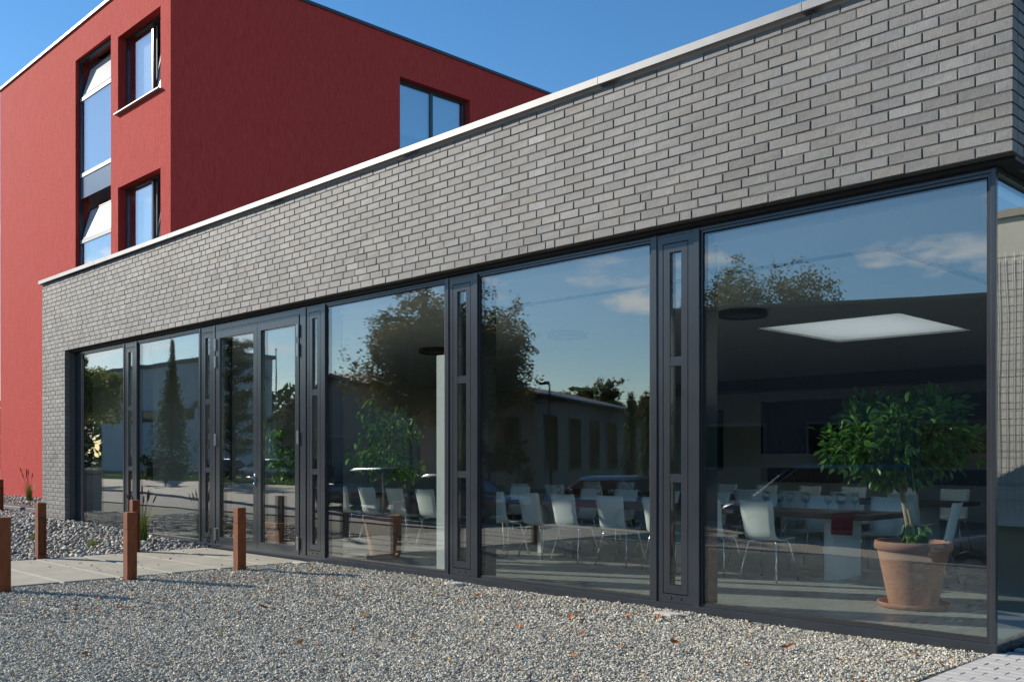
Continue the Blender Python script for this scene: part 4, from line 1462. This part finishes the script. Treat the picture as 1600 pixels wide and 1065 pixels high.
# small plant in a square planter behind the door
root = empty('potted_plant', (-12.58, 7.64, FZ), 'leafy plant in a square clay planter behind the right door leaf', 'potted plant')
b0, b1, hh = .14, .19, .42
MB().add([(-b0, -b0, 0), (b0, -b0, 0), (b0, b0, 0), (-b0, b0, 0), (-b1, -b1, hh - .07), (b1, -b1, hh - .07), (b1, b1, hh - .07), (-b1, b1, hh - .07)],
         [(0, 3, 2, 1), (0, 1, 5, 4), (1, 2, 6, 5), (2, 3, 7, 6), (3, 0, 4, 7)]).build('planter', M['terracotta'], root)
MB().box(-b1 - .03, -b1 + .03, -b1 - .03, b1 + .03, hh - .075, hh).box(b1 - .03, b1 + .03, -b1 - .03, b1 + .03, hh - .075, hh).box(-b1 + .03, b1 - .03, -b1 - .03, -b1 + .03, hh - .075, hh).box(-b1 + .03, b1 - .03, b1 - .03, b1 + .03, hh - .075, hh).build('rim', M['terracotta'], root)
MB().box(-b1 + .03, b1 - .03, -b1 + .03, b1 - .03, hh - .1, hh - .05).build('soil', M['soil'], root)
MB().tube([(0, 0, .35), (-.03, .0, .7), (-.02, .02, 1.05), (-.10, 0, 1.5), (-.16, -.02, 1.78)], [.014, .013, .011, .008, .004], 8).build('trunk', M['bark'], root, smooth=True)
P, D = [], []
for c, s, n in (((-.16, -.02, 1.70), .10, 60), ((-.20, 0, 1.5), .10, 60), ((-.05, .0, 1.32), .13, 90), ((.10, .0, 1.28), .12, 70), ((-.02, .02, 1.12), .11, 60), ((.24, .02, 1.33), .08, 30)):
    P.append(np.array(c) + rp_.normal(0, s * .7, (n, 3))); D.append(rp_.normal(0, .8, (n, 3)) + np.array([0, 0, -.3]))
V, F, C = leaf_cloud(np.concatenate(P), np.concatenate(D), .085, .5, [(.12, .27, .045), (.17, .36, .07), (.08, .19, .04)], rp_, droop=.25)
link('leaves', np_mesh('leaves', V, F, M['leaf'], C), root)['kind'] = 'stuff'

# round ceiling lamps, pendants, shelves
for i, x in enumerate((-7.0, -10.1, -13.2, -16.3)):
    root = empty('ceiling_lamp', (x, 11.1, 3.299), 'dark round ceiling disc, %s counted from the corner window' % ORD[i], 'ceiling lamp', 'dark round ceiling discs in a row')
    MB().lathe([(0, 0), (.30, 0), (.315, -.02), (.315, -.075), (.295, -.085), (.28, -.07), (0, -.065)], 36).build('housing', M['lamp_dark'], root, smooth=False)
    MB().lathe([(.27, -.071), (.1, -.073), (0, -.073)], 30).build('cover', M['frame'], root)
for i, (x, y, z) in enumerate(((-18.9, 8.45, 2.95), (-19.3, 8.55, 3.1))):
    root = empty('pendant_lamp', (x, y, z), 'small glittering crystal pendant %s' % ('hanging lower behind the leftmost panes' if i == 0 else 'hanging higher behind the leftmost panes'), 'pendant lamp', 'crystal pendants at the left end')
    MB().tube([(0, 0, .06), (0, 0, 3.3 - z)], .003, 5).build('cord', M['gasket'], root)
    for k in range(16):
        a = k * 2.4; rr = .03 + .05 * (k % 4) / 3; zz = -.10 + .16 * ((k * 7) % 16) / 16
        MB().lathe([(0, -.02), (.012, 0), (0, .02)], 6, (rr * math.cos(a), rr * math.sin(a), zz)).build('crystal', M['white_slab'], root)
# bottles and boxes in the rear niches
for i in range(20):
    x = NX0 + .45 + i * .31 + rp_.uniform(-.06, .06)
    if i % 5 == 3:
        tag(MB().bbox(-.12, .12, -.08, .08, 0, .24, .004).build('wine_carton', M['dark_wood'], loc=(x, 21.76, 1.482)), 'dark carton among bottles in the upper rear niche, %s one' % ORD[i // 5], 'carton', 'cartons in the rear niche')
    else:
        o = MB().lathe([(0, 0), (.036, 0), (.038, .02), (.038, .19), (.030, .22), (.014, .25), (.013, .30), (.016, .301), (.016, .315), (0, .316)], 12).build('wine_bottle', M['bottle'], loc=(x, 21.76, 1.482), smooth=True)
        tag(o, 'dark wine bottle standing in the upper rear niche', 'wine bottle', 'bottles in the upper rear niche')
for i in range(14):
    x = NX0 + .4 + i * .44
    o = MB().lathe([(0, 0), (.036, 0), (.038, .02), (.038, .17), (.030, .20), (.014, .23), (.013, .28), (0, .281)], 12).build('wine_bottle', M['bottle'], loc=(x, 21.74, .784), smooth=True)
    tag(o, 'dark wine bottle standing in the lower rear niche', 'wine bottle', 'bottles in the lower rear niche')
pc = empty('wall_picture', (-14.6, 21.58, 1.85), 'tall dark framed picture on the rear wall left of the niche', 'picture')
MB().ring(-.40, .40, -.78, .78, .05, -.03, .015).build('frame', M['dark_wood'], pc)
MB().box(-.349, .349, -.012, .012, -.729, .729).build('canvas', pmat('dark_canvas', (.05, .045, .04), .8, scale=4, col2=(.16, .14, .11)), pc)
tag(MB().bbox(-9.12, -8.96, 7.66, 7.74, FZ, 2.62, .006).build('display_panel', M['white_slab']), 'slim white upright panel just inside the pane beside the middle ventilation window', 'panel')

# ------------------------------------------------------------------ across the street (seen mirrored in the glass)
def GZ(x, y):
    return ground_z(x, y)


def limb_tree(x, y, h, rx, ry, base, cols, label, seed, nleaf=15000, leaf=.20, lobes=16, name='deciduous_tree', trunk_r=.17, cat='tree', grp='trees across the street'):
    r = np.random.default_rng(seed)
    z0 = GZ(x, y) - .05
    root = empty(name, (x, y, z0), label, cat, grp)
    cz, rz = (base + h) / 2, (h - base) / 2
    mb = MB().tube([(0, 0, 0), (.05, .03, base * .6), (-.05, 0, base * 1.1), (.05, .05, cz + rz * .3)], [trunk_r * 1.25, trunk_r, trunk_r * .8, trunk_r * .25], 9)
    L_ = []
    for i in range(lobes):
        a = i * 2.399 + r.uniform(-.3, .3); e = math.asin(r.uniform(-.65, .98)); q = r.uniform(.35, .82)
        c = np.array([rx * q * math.cos(a) * math.cos(e), ry * q * math.sin(a) * math.cos(e), cz + rz * q * math.sin(e)])
        L_.append((c, r.uniform(.26, .42) * min(rx, rz * 1.1)))
        mb.tube([(0, 0, max(base * .7, c[2] - rz * .8)), tuple((c * .5 + np.array([0, 0, (c[2] - .3) * .5]))), tuple(c)], [trunk_r * .4, trunk_r * .22, trunk_r * .08], 5)
    mb.build('trunk', M['bark'], root, smooth=True)
    P = []
    for c, s in L_:
        n = nleaf // lobes
        nc = max(6, n // 30)
        d = r.normal(0, 1, (nc, 3)); d /= np.linalg.norm(d, axis=1, keepdims=True)
        cc = c + d * s * (r.random((nc, 1)) ** .45)
        P.append(np.repeat(cc, n // nc, 0) + r.normal(0, s * .11, (nc * (n // nc), 3)))
    P = np.concatenate(P)
    V, F, C = quad_cloud(P, leaf, cols, r)
    link('crown', np_mesh('crown', V, F, M['tree_leaf'], C), root)
    return root


OL = [(.13, .15, .05), (.17, .18, .065), (.10, .12, .045), (.21, .19, .08)]
AUT = [(.13, .13, .035), (.19, .15, .05), (.09, .105, .03), (.22, .145, .055)]
YLW = [(.20, .235, .05), (.26, .28, .07), (.14, .175, .04)]
limb_tree(-31.9, -12.95, 9.2, 4.05, 4.05, 2.0, AUT, 'large broad deciduous tree mirrored in the panes right of the doors', 41, 76000, .14, 32)
limb_tree(-21.4, -21.2, 10.2, 4.1, 4.1, 2.6, OL, 'deciduous tree rising over the hall, mirrored in the corner pane', 43, 56000, .13, 28)
limb_tree(-62.0, -8.7, 8.6, 3.0, 3.0, 1.6, YLW, 'yellow-green tree mirrored in the leftmost pane', 44, 24000, .17, 18)
limb_tree(-47.0, -27.0, 8.2, 3.6, 3.6, 1.8, OL, 'dark rounded tree behind the pine, mirrored in the doors', 45, 12000, .22, 14)
limb_tree(-61.0, -25.0, 6.6, 4.2, 3.2, .8, OL, 'low dense tree beside the spruce mirrored in the second pane', 46, 15000, .2, 14)
limb_tree(-27.6, -12.9, 2.7, .75, .75, .3, [(.16, .075, .035), (.12, .06, .03), (.10, .08, .03)], 'small reddish-brown shrub mirrored low in the wide middle pane', 47, 3500, .10, 9, name='shrub', trunk_r=.05, cat='shrub', grp='shrubs across the street')
limb_tree(-30.6, -14.2, 3.1, 1.0, 1.0, .5, [(.15, .09, .03), (.11, .08, .03)], 'brownish leafy shrub beside the low hall mirrored in the middle pane', 48, 4000, .11, 9, name='shrub', trunk_r=.06, cat='shrub', grp='shrubs across the street')
limb_tree(-52.5, -9.9, 2.1, 1.9, 1.4, .2, [(.035, .05, .018), (.05, .06, .02)], 'dark low shrub beside the parked cars mirrored in the second pane', 49, 6000, .13, 11, name='shrub', trunk_r=.06, cat='shrub', grp='shrubs across the street')
limb_tree(-43.5, -36.0, 7.6, 3.2, 3.2, 2, OL, 'far tree behind the low hall roof mirrored in the middle pane', 50, 9000, .22, 12)
limb_tree(-33.0, -30.0, 7.0, 2.3, 2.3, 2, AUT, 'tree at the right edge of the low hall mirrored in the middle pane', 51, 13000, .16, 14)


def spire_tree(x, y, h, r0, cols, label, seed, n=14000, leaf=.17, name='spruce_tree', z_base=.3):
    r = np.random.default_rng(seed)
    root = empty(name, (x, y, GZ(x, y) - .05), label, 'conifer', 'conifers across the street')
    MB().tube([(0, 0, 0), (0, 0, h * .95)], [.16, .02], 8).build('trunk', M['bark'], root, smooth=True)
    P = []
    nb = 230
    for i in range(nb):
        t = (i + r.random()) / nb
        z = z_base + (h - z_base) * t
        R_ = r0 * (1 - t) ** 1.2 * r.uniform(.55, 1.25) + .05
        a = i * 2.399
        k = n // nb
        s = r.random(k) ** .6
        P.append(np.stack([R_ * s * math.cos(a), R_ * s * math.sin(a), z - s * R_ * .30], 1) + r.normal(0, .07 + .05 * R_, (k, 3)))
    V, F, C = quad_cloud(np.concatenate(P), leaf, cols, r, .45)
    link('crown', np_mesh('crown', V, F, M['tree_leaf'], C), root)
    return root


spire_tree(-71.0, -19.0, 10.4, 2.2, [(.05, .075, .03), (.06, .085, .035), (.075, .09, .035)], 'slim pointed spruce mirrored in the second pane', 61, 13000, .2)
spire_tree(-26.3, -18.4, 4.6, .55, [(.05, .08, .025), (.06, .09, .03)], 'small columnar cypress before the low hall mirrored in the middle pane', 62, 3500, .11, 'cypress_tree')
spire_tree(-24.1, -16.6, 4.2, .5, [(.05, .08, .025), (.06, .09, .03)], 'small columnar cypress mirrored beside the narrow ventilation window', 63, 3000, .11, 'cypress_tree')
# open, layered pine
r = np.random.default_rng(71)
root = empty('pine_tree', (-58.5, -17.2, GZ(-58, -17)), 'open layered pine mirrored in the left door leaf', 'conifer', 'conifers across the street')
mb = MB().tube([(0, 0, 0), (.1, 0, 3), (-.1, .1, 6), (.05, 0, 9.4)], [.22, .18, .13, .03], 8)
P = []
for i in range(26):
    z = 1.6 + 7.6 * i / 26; a = i * 2.3; l = r.uniform(1.0, 2.4) * (1 - .45 * i / 26)
    e = np.array([math.cos(a) * l, math.sin(a) * l, z + l * .35])
    mb.tube([(0, 0, z), tuple(e * [.6, .6, 1] - [0, 0, l * .1]), tuple(e)], [.07, .04, .015], 5)
    for q in (.45, .7, .9, 1.0):
        c = np.array([e[0] * q, e[1] * q, z + l * .35 * q])
        P.append(c + r.normal(0, 1, (150, 3)) * np.array([.34, .34, .14]))
mb.build('trunk', M['bark'], root, smooth=True)
V, F, C = quad_cloud(np.concatenate(P), .2, [(.04, .06, .025), (.055, .075, .03), (.03, .045, .02)], r, .35)
link('crown', np_mesh('crown', V, F, M['tree_leaf'], C), root)

# halls and houses
M['cladding'] = pmat('grey_cladding', (.20, .20, .20), .6, scale=1.0, col2=(.26, .26, .255), bump=.05, bscale=3)
M['pale_cladding'] = pmat('pale_blue_cladding', (.46, .53, .57), .6, scale=.4, col2=(.54, .60, .63))
M['roof_sheet'] = pmat('roof_sheet', (.12, .12, .125), .6, scale=1.5, col2=(.17, .17, .17))
M['render_beige'] = pmat('beige_render', (.30, .28, .25), .9, scale=1.2, col2=(.38, .36, .32), bump=.1, bscale=20)


def local_building(name, x, y, ang, label, cat='building'):
    return empty(name, (x, y, -.9), label, cat, None, ang)


def add_windows(root, specs, y, depth=.08):
    for (x0, x1, z0, z1) in specs:
        w = MB().ring(x0, x1, z0, z1, .07, y - .05, y + .02).build('window', M['cladding'], root)
        MB().box(x0 + .071, x1 - .071, y - .025, y - .01, z0 + .071, z1 - .071).build('pane', M['car_glass'], w)


# hall close by (corner pane): long parapet wall; local x runs along the wall, y points away from the street
ang = math.atan2(-1.7, 3.5)
H5 = local_building('industrial_hall', -19.6, -11.4, ang, 'grey flat-roofed industrial hall mirrored in the corner pane')
M['dark_cladding'] = pmat('dark_cladding', (.06, .06, .062), .6, scale=1.0, col2=(.085, .085, .085))
MB().box(0, 24, -14, 0, 0, 7.02).build('wall', M['dark_cladding'], H5)
MB().box(-.12, 24.12, -14.1, .12, 7.021, 7.14).build('roof', M['roof_sheet'], H5)
def hall_face(root, L_, ys, wins):
    for (x0, x1, z0, z1) in wins:
        w = MB().ring(x0, x1, z0, z1, .08, ys + .001, ys + .06).build('window', M['roof_sheet'], root)
        MB().box(x0 + .081, x1 - .081, ys + .012, ys + .03, z0 + .081, z1 - .081).build('pane', M['car_glass'], w)
hall_face(H5, 24, 0, [(1.5 + 3.2 * k, 3.5 + 3.2 * k, 1.9, 3.4) for k in range(7)])

# low hall with gutter and dark windows
ang = math.atan2(.397, -.918)
H4 = local_building('low_hall', -31.3, -17.8, math.atan2(.918, .397), 'low pale hall with dark windows mirrored in the wide middle pane')
# local x: into depth (away along the flank is -x), local y: along the front
MB().box(-18.5, 0, 0, 6.0, 0, 5.25).build('wall', M['render_beige'], H4)
MB().add([(-18.8, -.3, 5.251), (.35, -.3, 5.251), (.35, 6.3, 5.251), (-18.8, 6.3, 5.251), (-18.8, 3, 6.1), (.35, 3, 6.1)],
         [(0, 1, 5, 4), (2, 3, 4, 5), (0, 4, 3), (1, 2, 5), (0, 3, 2, 1)]).build('roof', M['roof_sheet'], H4, fix=True)
MB().tube([(-18.8, -.36, 5.2), (.35, -.36, 5.2)], .07, 6).build('gutter', M['galv'], H4)
for k in range(5):
    x0 = -16.8 + k * 3.5
    w = MB().box(x0, x0 + .07, -.06, -.001, 1.6, 4.4).box(x0 + 1.73, x0 + 1.8, -.06, -.001, 1.6, 4.4).box(x0 + .07, x0 + 1.73, -.06, -.001, 1.6, 1.67).box(x0 + .07, x0 + 1.73, -.06, -.001, 4.33, 4.4).build('window', M['roof_sheet'], H4)
    MB().box(x0 + .071, x0 + 1.729, -.04, -.015, 1.671, 4.329).build('pane', M['car_glass'], w)
for k in range(2):
    y0 = .8 + k * 2.5
    w = MB().box(.001, .06, y0, y0 + .07, 1.6, 4.2).box(.001, .06, y0 + 1.63, y0 + 1.7, 1.6, 4.2).box(.001, .06, y0 + .07, y0 + 1.63, 1.6, 1.67).box(.001, .06, y0 + .07, y0 + 1.63, 4.13, 4.2).build('window', M['roof_sheet'], H4)
    MB().box(.015, .04, y0 + .071, y0 + 1.629, 1.671, 4.129).build('pane', M['car_glass'], w)

# wide shallow-gabled hall behind the big tree
H1 = local_building('gabled_hall', -68.0, -25.5, math.atan2(5.5, 27), 'wide grey hall with shallow gable mirrored behind the doors')
MB().add([(x, y, z) for y in (0, -8) for x, z in ((0, 0), (28, 0), (28, 5.0), (14, 7.7), (0, 5.0))],
         [(0, 1, 2, 3, 4), (9, 8, 7, 6, 5), (0, 5, 6, 1), (1, 6, 7, 2), (4, 9, 5, 0)]).build('wall', M['cladding'], H1, fix=True)
MB().add([(x, y, z) for y in (.5, -8.4) for x, z in ((-.5, 4.92), (14, 7.72), (28.5, 4.92), (28.5, 5.12), (14, 7.92), (-.5, 5.12))],
         [(0, 1, 4, 5), (1, 2, 3, 4), (6, 11, 10, 7), (7, 10, 9, 8), (5, 4, 10, 11), (4, 3, 9, 10), (0, 6, 7, 1), (1, 7, 8, 2), (0, 5, 11, 6), (2, 8, 9, 3)]).build('roof', M['roof_sheet'], H1, fix=True)
MB().box(1, 27, .002, .09, 3.55, 3.75).build('canopy_rail', M['coping'], H1)
for k in range(4):
    x0 = 2 + k * 6.4
    w = MB().ring(x0, x0 + 4.2, .2, 3.4, .12, .002, .08).build('gate', M['roof_sheet'], H1)
    for j in range(6):
        MB().box(x0 + .121, x0 + 4.079, .004, .05, .33 + j * .5, .33 + j * .5 + .48).build('slat', M['cladding'], w)

# large far building behind the left trees
HF = local_building('far_building', -127.0, -36.0, math.atan2(-1.2, 34), 'large pale blue flat-roofed building far behind the spruce, mirrored in the left panes')
MB().box(0, 33, -4, 0, 0, 13.1).build('wall', M['pale_cladding'], HF)
MB().box(-.3, 33.3, -4.3, .3, 13.101, 13.5).build('roof', M['roof_sheet'], HF)
for k in range(7):
    w = MB().ring(2 + 4.6 * k, 5.4 + 4.6 * k, 6.6, 8.0, .12, .002, .08).build('window', M['cladding'], HF)
    MB().box(2.13 + 4.6 * k, 5.27 + 4.6 * k, .012, .04, 6.73, 7.87).build('pane', M['car_glass'], w)

# concrete wing with wire trellis to the right (mirrored in the end glazing)
CW = empty('concrete_building', (4, 22, 0), 'board-marked concrete building with climbing wires mirrored in the end glazing', 'building')
for k in range(8):
    child(MB().bbox(-1.2, 12.0, 22.0, 27.0, k * .82 - .1, (k + 1) * .82 - .104, .006), 'wall', M['concrete_wall'], CW)
child(MB().box(-1.3, 12.1, 21.9, 27.1, 6.46, 6.62), 'roof', M['concrete'], CW)
for k in range(46):
    x = -1.0 + k * .14
    child(MB().tube([(x, 21.86, .2), (x, 21.86, 5.7)], .008, 4), 'trellis_wire', M['galv'], CW)
for k in range(16):
    z = .5 + k * .34
    child(MB().tube([(-1.05, 21.88, z), (5.4, 21.88, z)], .008, 4), 'trellis_wire', M['galv'], CW)

# lawn strip on the far side of the street
rg = np.random.default_rng(81)
n = 30000
x = rg.uniform(-95, -36, n); y = rg.uniform(-19.5, -15.4, n)
h = rg.uniform(.05, .16, n) + (rg.random(n) < .15) * rg.uniform(0, .25, n) * (y < -17)
a = rg.uniform(0, 6.28, n); w = .05
gz = np.array([GZ(p, q) for p, q in zip(x, y)]) - .03
P0 = np.stack([x, y, gz], 1)
dx = np.stack([np.cos(a) * w, np.sin(a) * w, 0 * a], 1)
tip = P0 + np.stack([rg.normal(0, .05, n), rg.normal(0, .05, n), h], 1)
V = np.stack([P0 - dx, P0 + dx, tip], 1).reshape(-1, 3)
F = np.arange(n * 3).reshape(-1, 3)
C = np.repeat(np.array([(.09, .15, .03)]) * rg.uniform(.6, 1.5, (n, 1)), 3, 0)
tag(link('lawn_grass', np_mesh('lawn_grass', V, F, M['grass'], C)), 'strip of mown green grass across the street mirrored in the left panes', 'grass', kind='stuff')
sheet('lawn', [-96 + 4 * i for i in range(16)], [-19.8, -17.6, -15.35], -0.025, pmat('lawn_turf', (.06, .10, .022), .95, scale=2.0, col2=(.09, .14, .03), bump=.4, bscale=20))

# far wood along the horizon
rt = np.random.default_rng(91)
n = 38000
aa = rt.uniform(R(110), R(300), n)
dd = rt.uniform(150, 185, n)
hh = 9.5 + 2.5 * np.sin(aa * 23) + 1.5 * np.sin(aa * 61 + 1)
P = np.stack([np.cos(aa) * dd, np.sin(aa) * dd, rt.random(n) * hh], 1)
V, F, C = quad_cloud(P, 1.7, [(.04, .06, .025), (.055, .075, .03), (.03, .05, .025)], rt)
tag(link('wood', np_mesh('wood', V, F, M['tree_leaf'], C)), 'distant wooded belt closing the horizon beyond the halls', 'wood', kind='stuff')

# ------------------------------------------------------------------ cars
def car_paint(name, col):
    return pmat(name, col, .28, metal=.35, var=.04, scale=3, coat=.8)


PAINT = {k: car_paint(k + '_car_paint', c) for k, c in dict(black=(.012, .012, .014), blue=(.03, .045, .10), silver=(.36, .37, .38), grey=(.10, .105, .11), navy=(.02, .026, .05)).items()}


def make_car(x, y, rz, paint, label, kind='hatch', L_=4.3, W=1.76, H=1.46):
    root = empty('parked_car', (x, y, GZ(x, y) - .03), label, 'car', 'cars across the forecourt and street', rz)
    p = PAINT[paint]
    hw = W / 2
    a = L_ / 2
    van = kind == 'van'
    # stations: x, bottom, shoulder height, half width at shoulder
    if van:
        st = [(-a, .45, .95, .70), (-a + .08, .30, 1.10, .84), (-a + .5, .24, 1.12, .95), (-.8, .22, 1.12, 1.0), (.6, .22, 1.10, 1.0), (a - 1.05, .22, 1.06, .98), (a - .45, .24, .95, .92), (a - .1, .30, .80, .80), (a, .42, .66, .62)]
        gh = dict(x=(-a + .05, -a + .16, a - 1.95, a - .85), r=.74)
    else:
        st = [(-a, .48, .82, .64), (-a + .10, .34, .93, .80), (-a + .55, .22, .96, .93), (-.7, .19, .95, 1.0), (.5, .19, .93, 1.0), (a - 1.15, .19, .90, .98), (a - .5, .22, .80, .92), (a - .12, .30, .68, .80), (a, .42, .58, .60)]
        gh = dict(x=(-a + .18, -a + .95, a - 2.05, a - 1.15), r=.62)
    V, F = [], []
    m = 10
    for (sx, zb, zt, w) in st:
        ww = hw * w
        loop = [(0, zb), (ww * .86, zb), (ww * .97, zb + .10), (ww, zb + (zt - zb) * .45), (ww * .985, zb + (zt - zb) * .75), (ww * .93, zt - .03), (ww * .84, zt), (ww * .4, zt + .012), (0, zt + .015)]
        V += [(sx, yy, zz) for yy, zz in loop] + [(sx, -yy, zz) for yy, zz in reversed(loop[1:-1])]
    k = 16
    for i in range(len(st) - 1):
        for j in range(k):
            F.append((i * k + j, i * k + (j + 1) % k, (i + 1) * k + (j + 1) % k, (i + 1) * k + j))
    F += [tuple(range(k)), tuple((len(st) - 1) * k + j for j in range(k))]
    mb = MB(); mb.v, mb.f = V, F
    mb.build('body', p, root, smooth=True, fix=True)
    # cabin: belt, window band and roof as a lofted shell
    x0, x1, x2, x3 = gh['x']
    zb = .94 if not van else 1.10
    rings = [(x0, x3, hw * .90, zb - .02), (x0 + (x1 - x0) * .86, x2 + (x3 - x2) * .16, hw * gh['r'] * 1.16, H - .12), (x1, x2, hw * gh['r'] * 1.02, H - .03), (x1 + .25, x2 - .25, hw * gh['r'] * .7, H)]
    V, F = [], []
    for (a0, a1, w, z) in rings:
        V += [(a0, -w * .9, z), (a0 + .18, -w, z), ((a0 + a1) / 2, -w * 1.02, z), (a1 - .18, -w, z), (a1, -w * .86, z), (a1, w * .86, z), (a1 - .18, w, z), ((a0 + a1) / 2, w * 1.02, z), (a0 + .18, w, z), (a0, w * .9, z)]
    def band(i):
        return [(i * 10 + j, i * 10 + (j + 1) % 10, (i + 1) * 10 + (j + 1) % 10, (i + 1) * 10 + j) for j in range(10)]
    mb = MB(); mb.v = V; mb.f = band(0)
    mb.build('windows', M['car_glass'], root, fix=False)
    mb = MB(); mb.v = [(x * 1.002, y * 1.004, z + .003) for x, y, z in V]; mb.f = band(1) + band(2) + [tuple(range(30, 40))]
    mb.build('roof', p, root, smooth=True)
    # pillars
    mb = MB()
    for j in (0, 1, 2, 3, 4, 5, 6, 7, 8, 9):
        if j in (1, 8, 3, 6, 2, 7, 4, 5, 0, 9):
            mb.tube([V[j], V[10 + j]], .028, 5)
    mb.build('pillars', p, root)
    for sy in (-1, 1):
        MB().bbox(a - .34, a - .10, sy * hw * .74 - .13, sy * hw * .74 + .13, .62, .74, .02).build('headlight', M['headlight'], root)
        MB().bbox(-a + .02, -a + .14, sy * hw * .68 - .10, sy * hw * .68 + .10, .78, .92, .02).build('tail_light', M['red_cloth'], root)
        MB().bbox(x3 - .30, x3 - .16, sy * (hw * .93 + .03) - .07, sy * (hw * .93 + .03) + .07, zb + .01, zb + .13, .02).build('mirror', p, root)
        for wx in (-a + .80, a - .84):
            wh = MB()
            n = 22
            prof = [(.20, -.10), (.30, -.105), (.325, -.07), (.325, .07), (.30, .105), (.20, .10)]
            wh.lathe(prof, n, closed=True)
            wh.v = [(q[0], q[2], q[1]) for q in wh.v]
            o = wh.build('wheel', M['tyre'], root, smooth=True, loc=(wx, sy * (hw - .085), .325), fix=True)
            rm = MB().lathe([(.205, .06), (.19, .085), (.17, .06), (.05, .075), (0, .078)], n)
            for q in range(5):
                t = q * 2 * math.pi / 5
                rm.add([(.05 * math.cos(t + .5), .05 * math.sin(t + .5), .09), (.19 * math.cos(t + .14), .19 * math.sin(t + .14), .09), (.19 * math.cos(t - .14), .19 * math.sin(t - .14), .09), (.05 * math.cos(t - .5), .05 * math.sin(t - .5), .09)], [(0, 1, 2, 3)])
            rm.v = [(q[0], q[2] * sy, q[1]) for q in rm.v]
            rm.build('rim', M['galv'], o, fix=False)
    return root


make_car(-4.55, -2.35, R(180), 'grey', 'grey car nose with bright headlight mirrored beside the terracotta pot', L_=4.4, H=1.44)
make_car(-13.0, -9.6, R(147), 'grey', 'large dark van with bright pillar mirrored behind the chairs in the corner pane', 'van', 4.9, 1.95, 1.93)
make_car(-18.6, -7.2, R(172), 'silver', 'silver estate car mirrored above the chairs in the wide middle pane', L_=4.5, H=1.52)
make_car(-23.0, -6.0, R(-8), 'black', 'black car mirrored at the left edge of the wide middle pane', L_=4.4, H=1.46)
make_car(-29.0, -6.6, R(172), 'navy', 'dark navy car mirrored behind the slender potted tree', L_=4.6, H=1.5)
for i, (x, c, lab) in enumerate(((-66.5, 'black', 'dark parked car mirrored farthest left beyond the grass strip'), (-60.2, 'silver', 'silver-grey parked car mirrored in the middle of the three beyond the grass'),
                                 (-54.6, 'navy', 'dark parked car mirrored rightmost beyond the grass strip'))):
    make_car(x, -20.9 + .3 * i, R(178), c, lab, L_=4.4, H=1.46)

# street lamps, flag masts, sign board, grey pillar
def street_lamp(x, y, h, rz, label):
    root = empty('street_lamp', (x, y, GZ(x, y) - .05), label, 'street lamp', 'street lamps', rz)
    MB().tube([(0, 0, 0), (0, 0, h * .9), (.05, 0, h * .98), (.35, 0, h)], [.06, .042, .04, .03], 8).build('pole', M['lamp_dark'], root, smooth=True)
    MB().bbox(.25, .85, -.13, .13, h - .06, h + .06, .03).build('lamp_head', M['lamp_dark'], root)
    return root


street_lamp(-27.6, -14.8, 5.0, R(200), 'slim street lamp mirrored over the low hall roof')
street_lamp(-24.0, -4.6, 6.3, R(150), 'street lamp head mirrored against the large tree')
for x, y, h, lab in ((-62.2, -22.6, 9.4, 'thin pale mast mirrored in the right door leaf'), (-66.5, -24.2, 9.9, 'thin mast mirrored beside the pine in the left door leaf')):
    root = empty('mast', (x, y, GZ(x, y) - .05), lab, 'mast', 'masts')
    MB().tube([(0, 0, 0), (0, 0, h)], [.09, .045], 8).build('pole', M['galv'], root)
    MB().lathe([(0, h), (.09, h + .02), (.06, h + .1), (0, h + .13)], 8).build('cap', M['lamp_dark'], root)
root = empty('sign_board', (-50.5, -14.6, GZ(-50, -14.6) - .03), 'folding pavement sign standing by the shrub, mirrored in the second pane', 'sign', None, R(30))
for s in (-1, 1):
    MB().add([(-.32, s * .28, 0), (.32, s * .28, 0), (.32, s * .02, 1.05), (-.32, s * .02, 1.05), (-.32, s * .25, 0), (.32, s * .25, 0), (.32, -s * .01 + s * .02, 1.02), (-.32, s * .01, 1.02)],
             [(0, 1, 2, 3), (4, 7, 6, 5), (0, 4, 5, 1), (3, 2, 6, 7)]).build('panel', M['pale_cladding'], root)
root = empty('litter_bin', (-25.2, 4.85, 0), 'plain pale grey concrete litter bin mirrored low in the leftmost pane', 'bin')
MB().bbox(-.27, .27, -.27, .27, 0, .98, .02).build('body', M['kerb'], root)
MB().bbox(-.29, .29, -.29, .29, .981, 1.09, .02).build('lid', M['concrete'], root)

trk = empty('ceiling_track', (-3.97, 8.67, 3.299), 'thin dark angled rail under the ceiling of the corner room', 'ceiling rail')
MB().box(-5.2, -.016, -.015, .015, -.03, 0).build('rail', M['lamp_dark'], trk)
MB().box(-.015, .015, -.015, 2.5, -.032, 0).build('rail', M['lamp_dark'], trk)
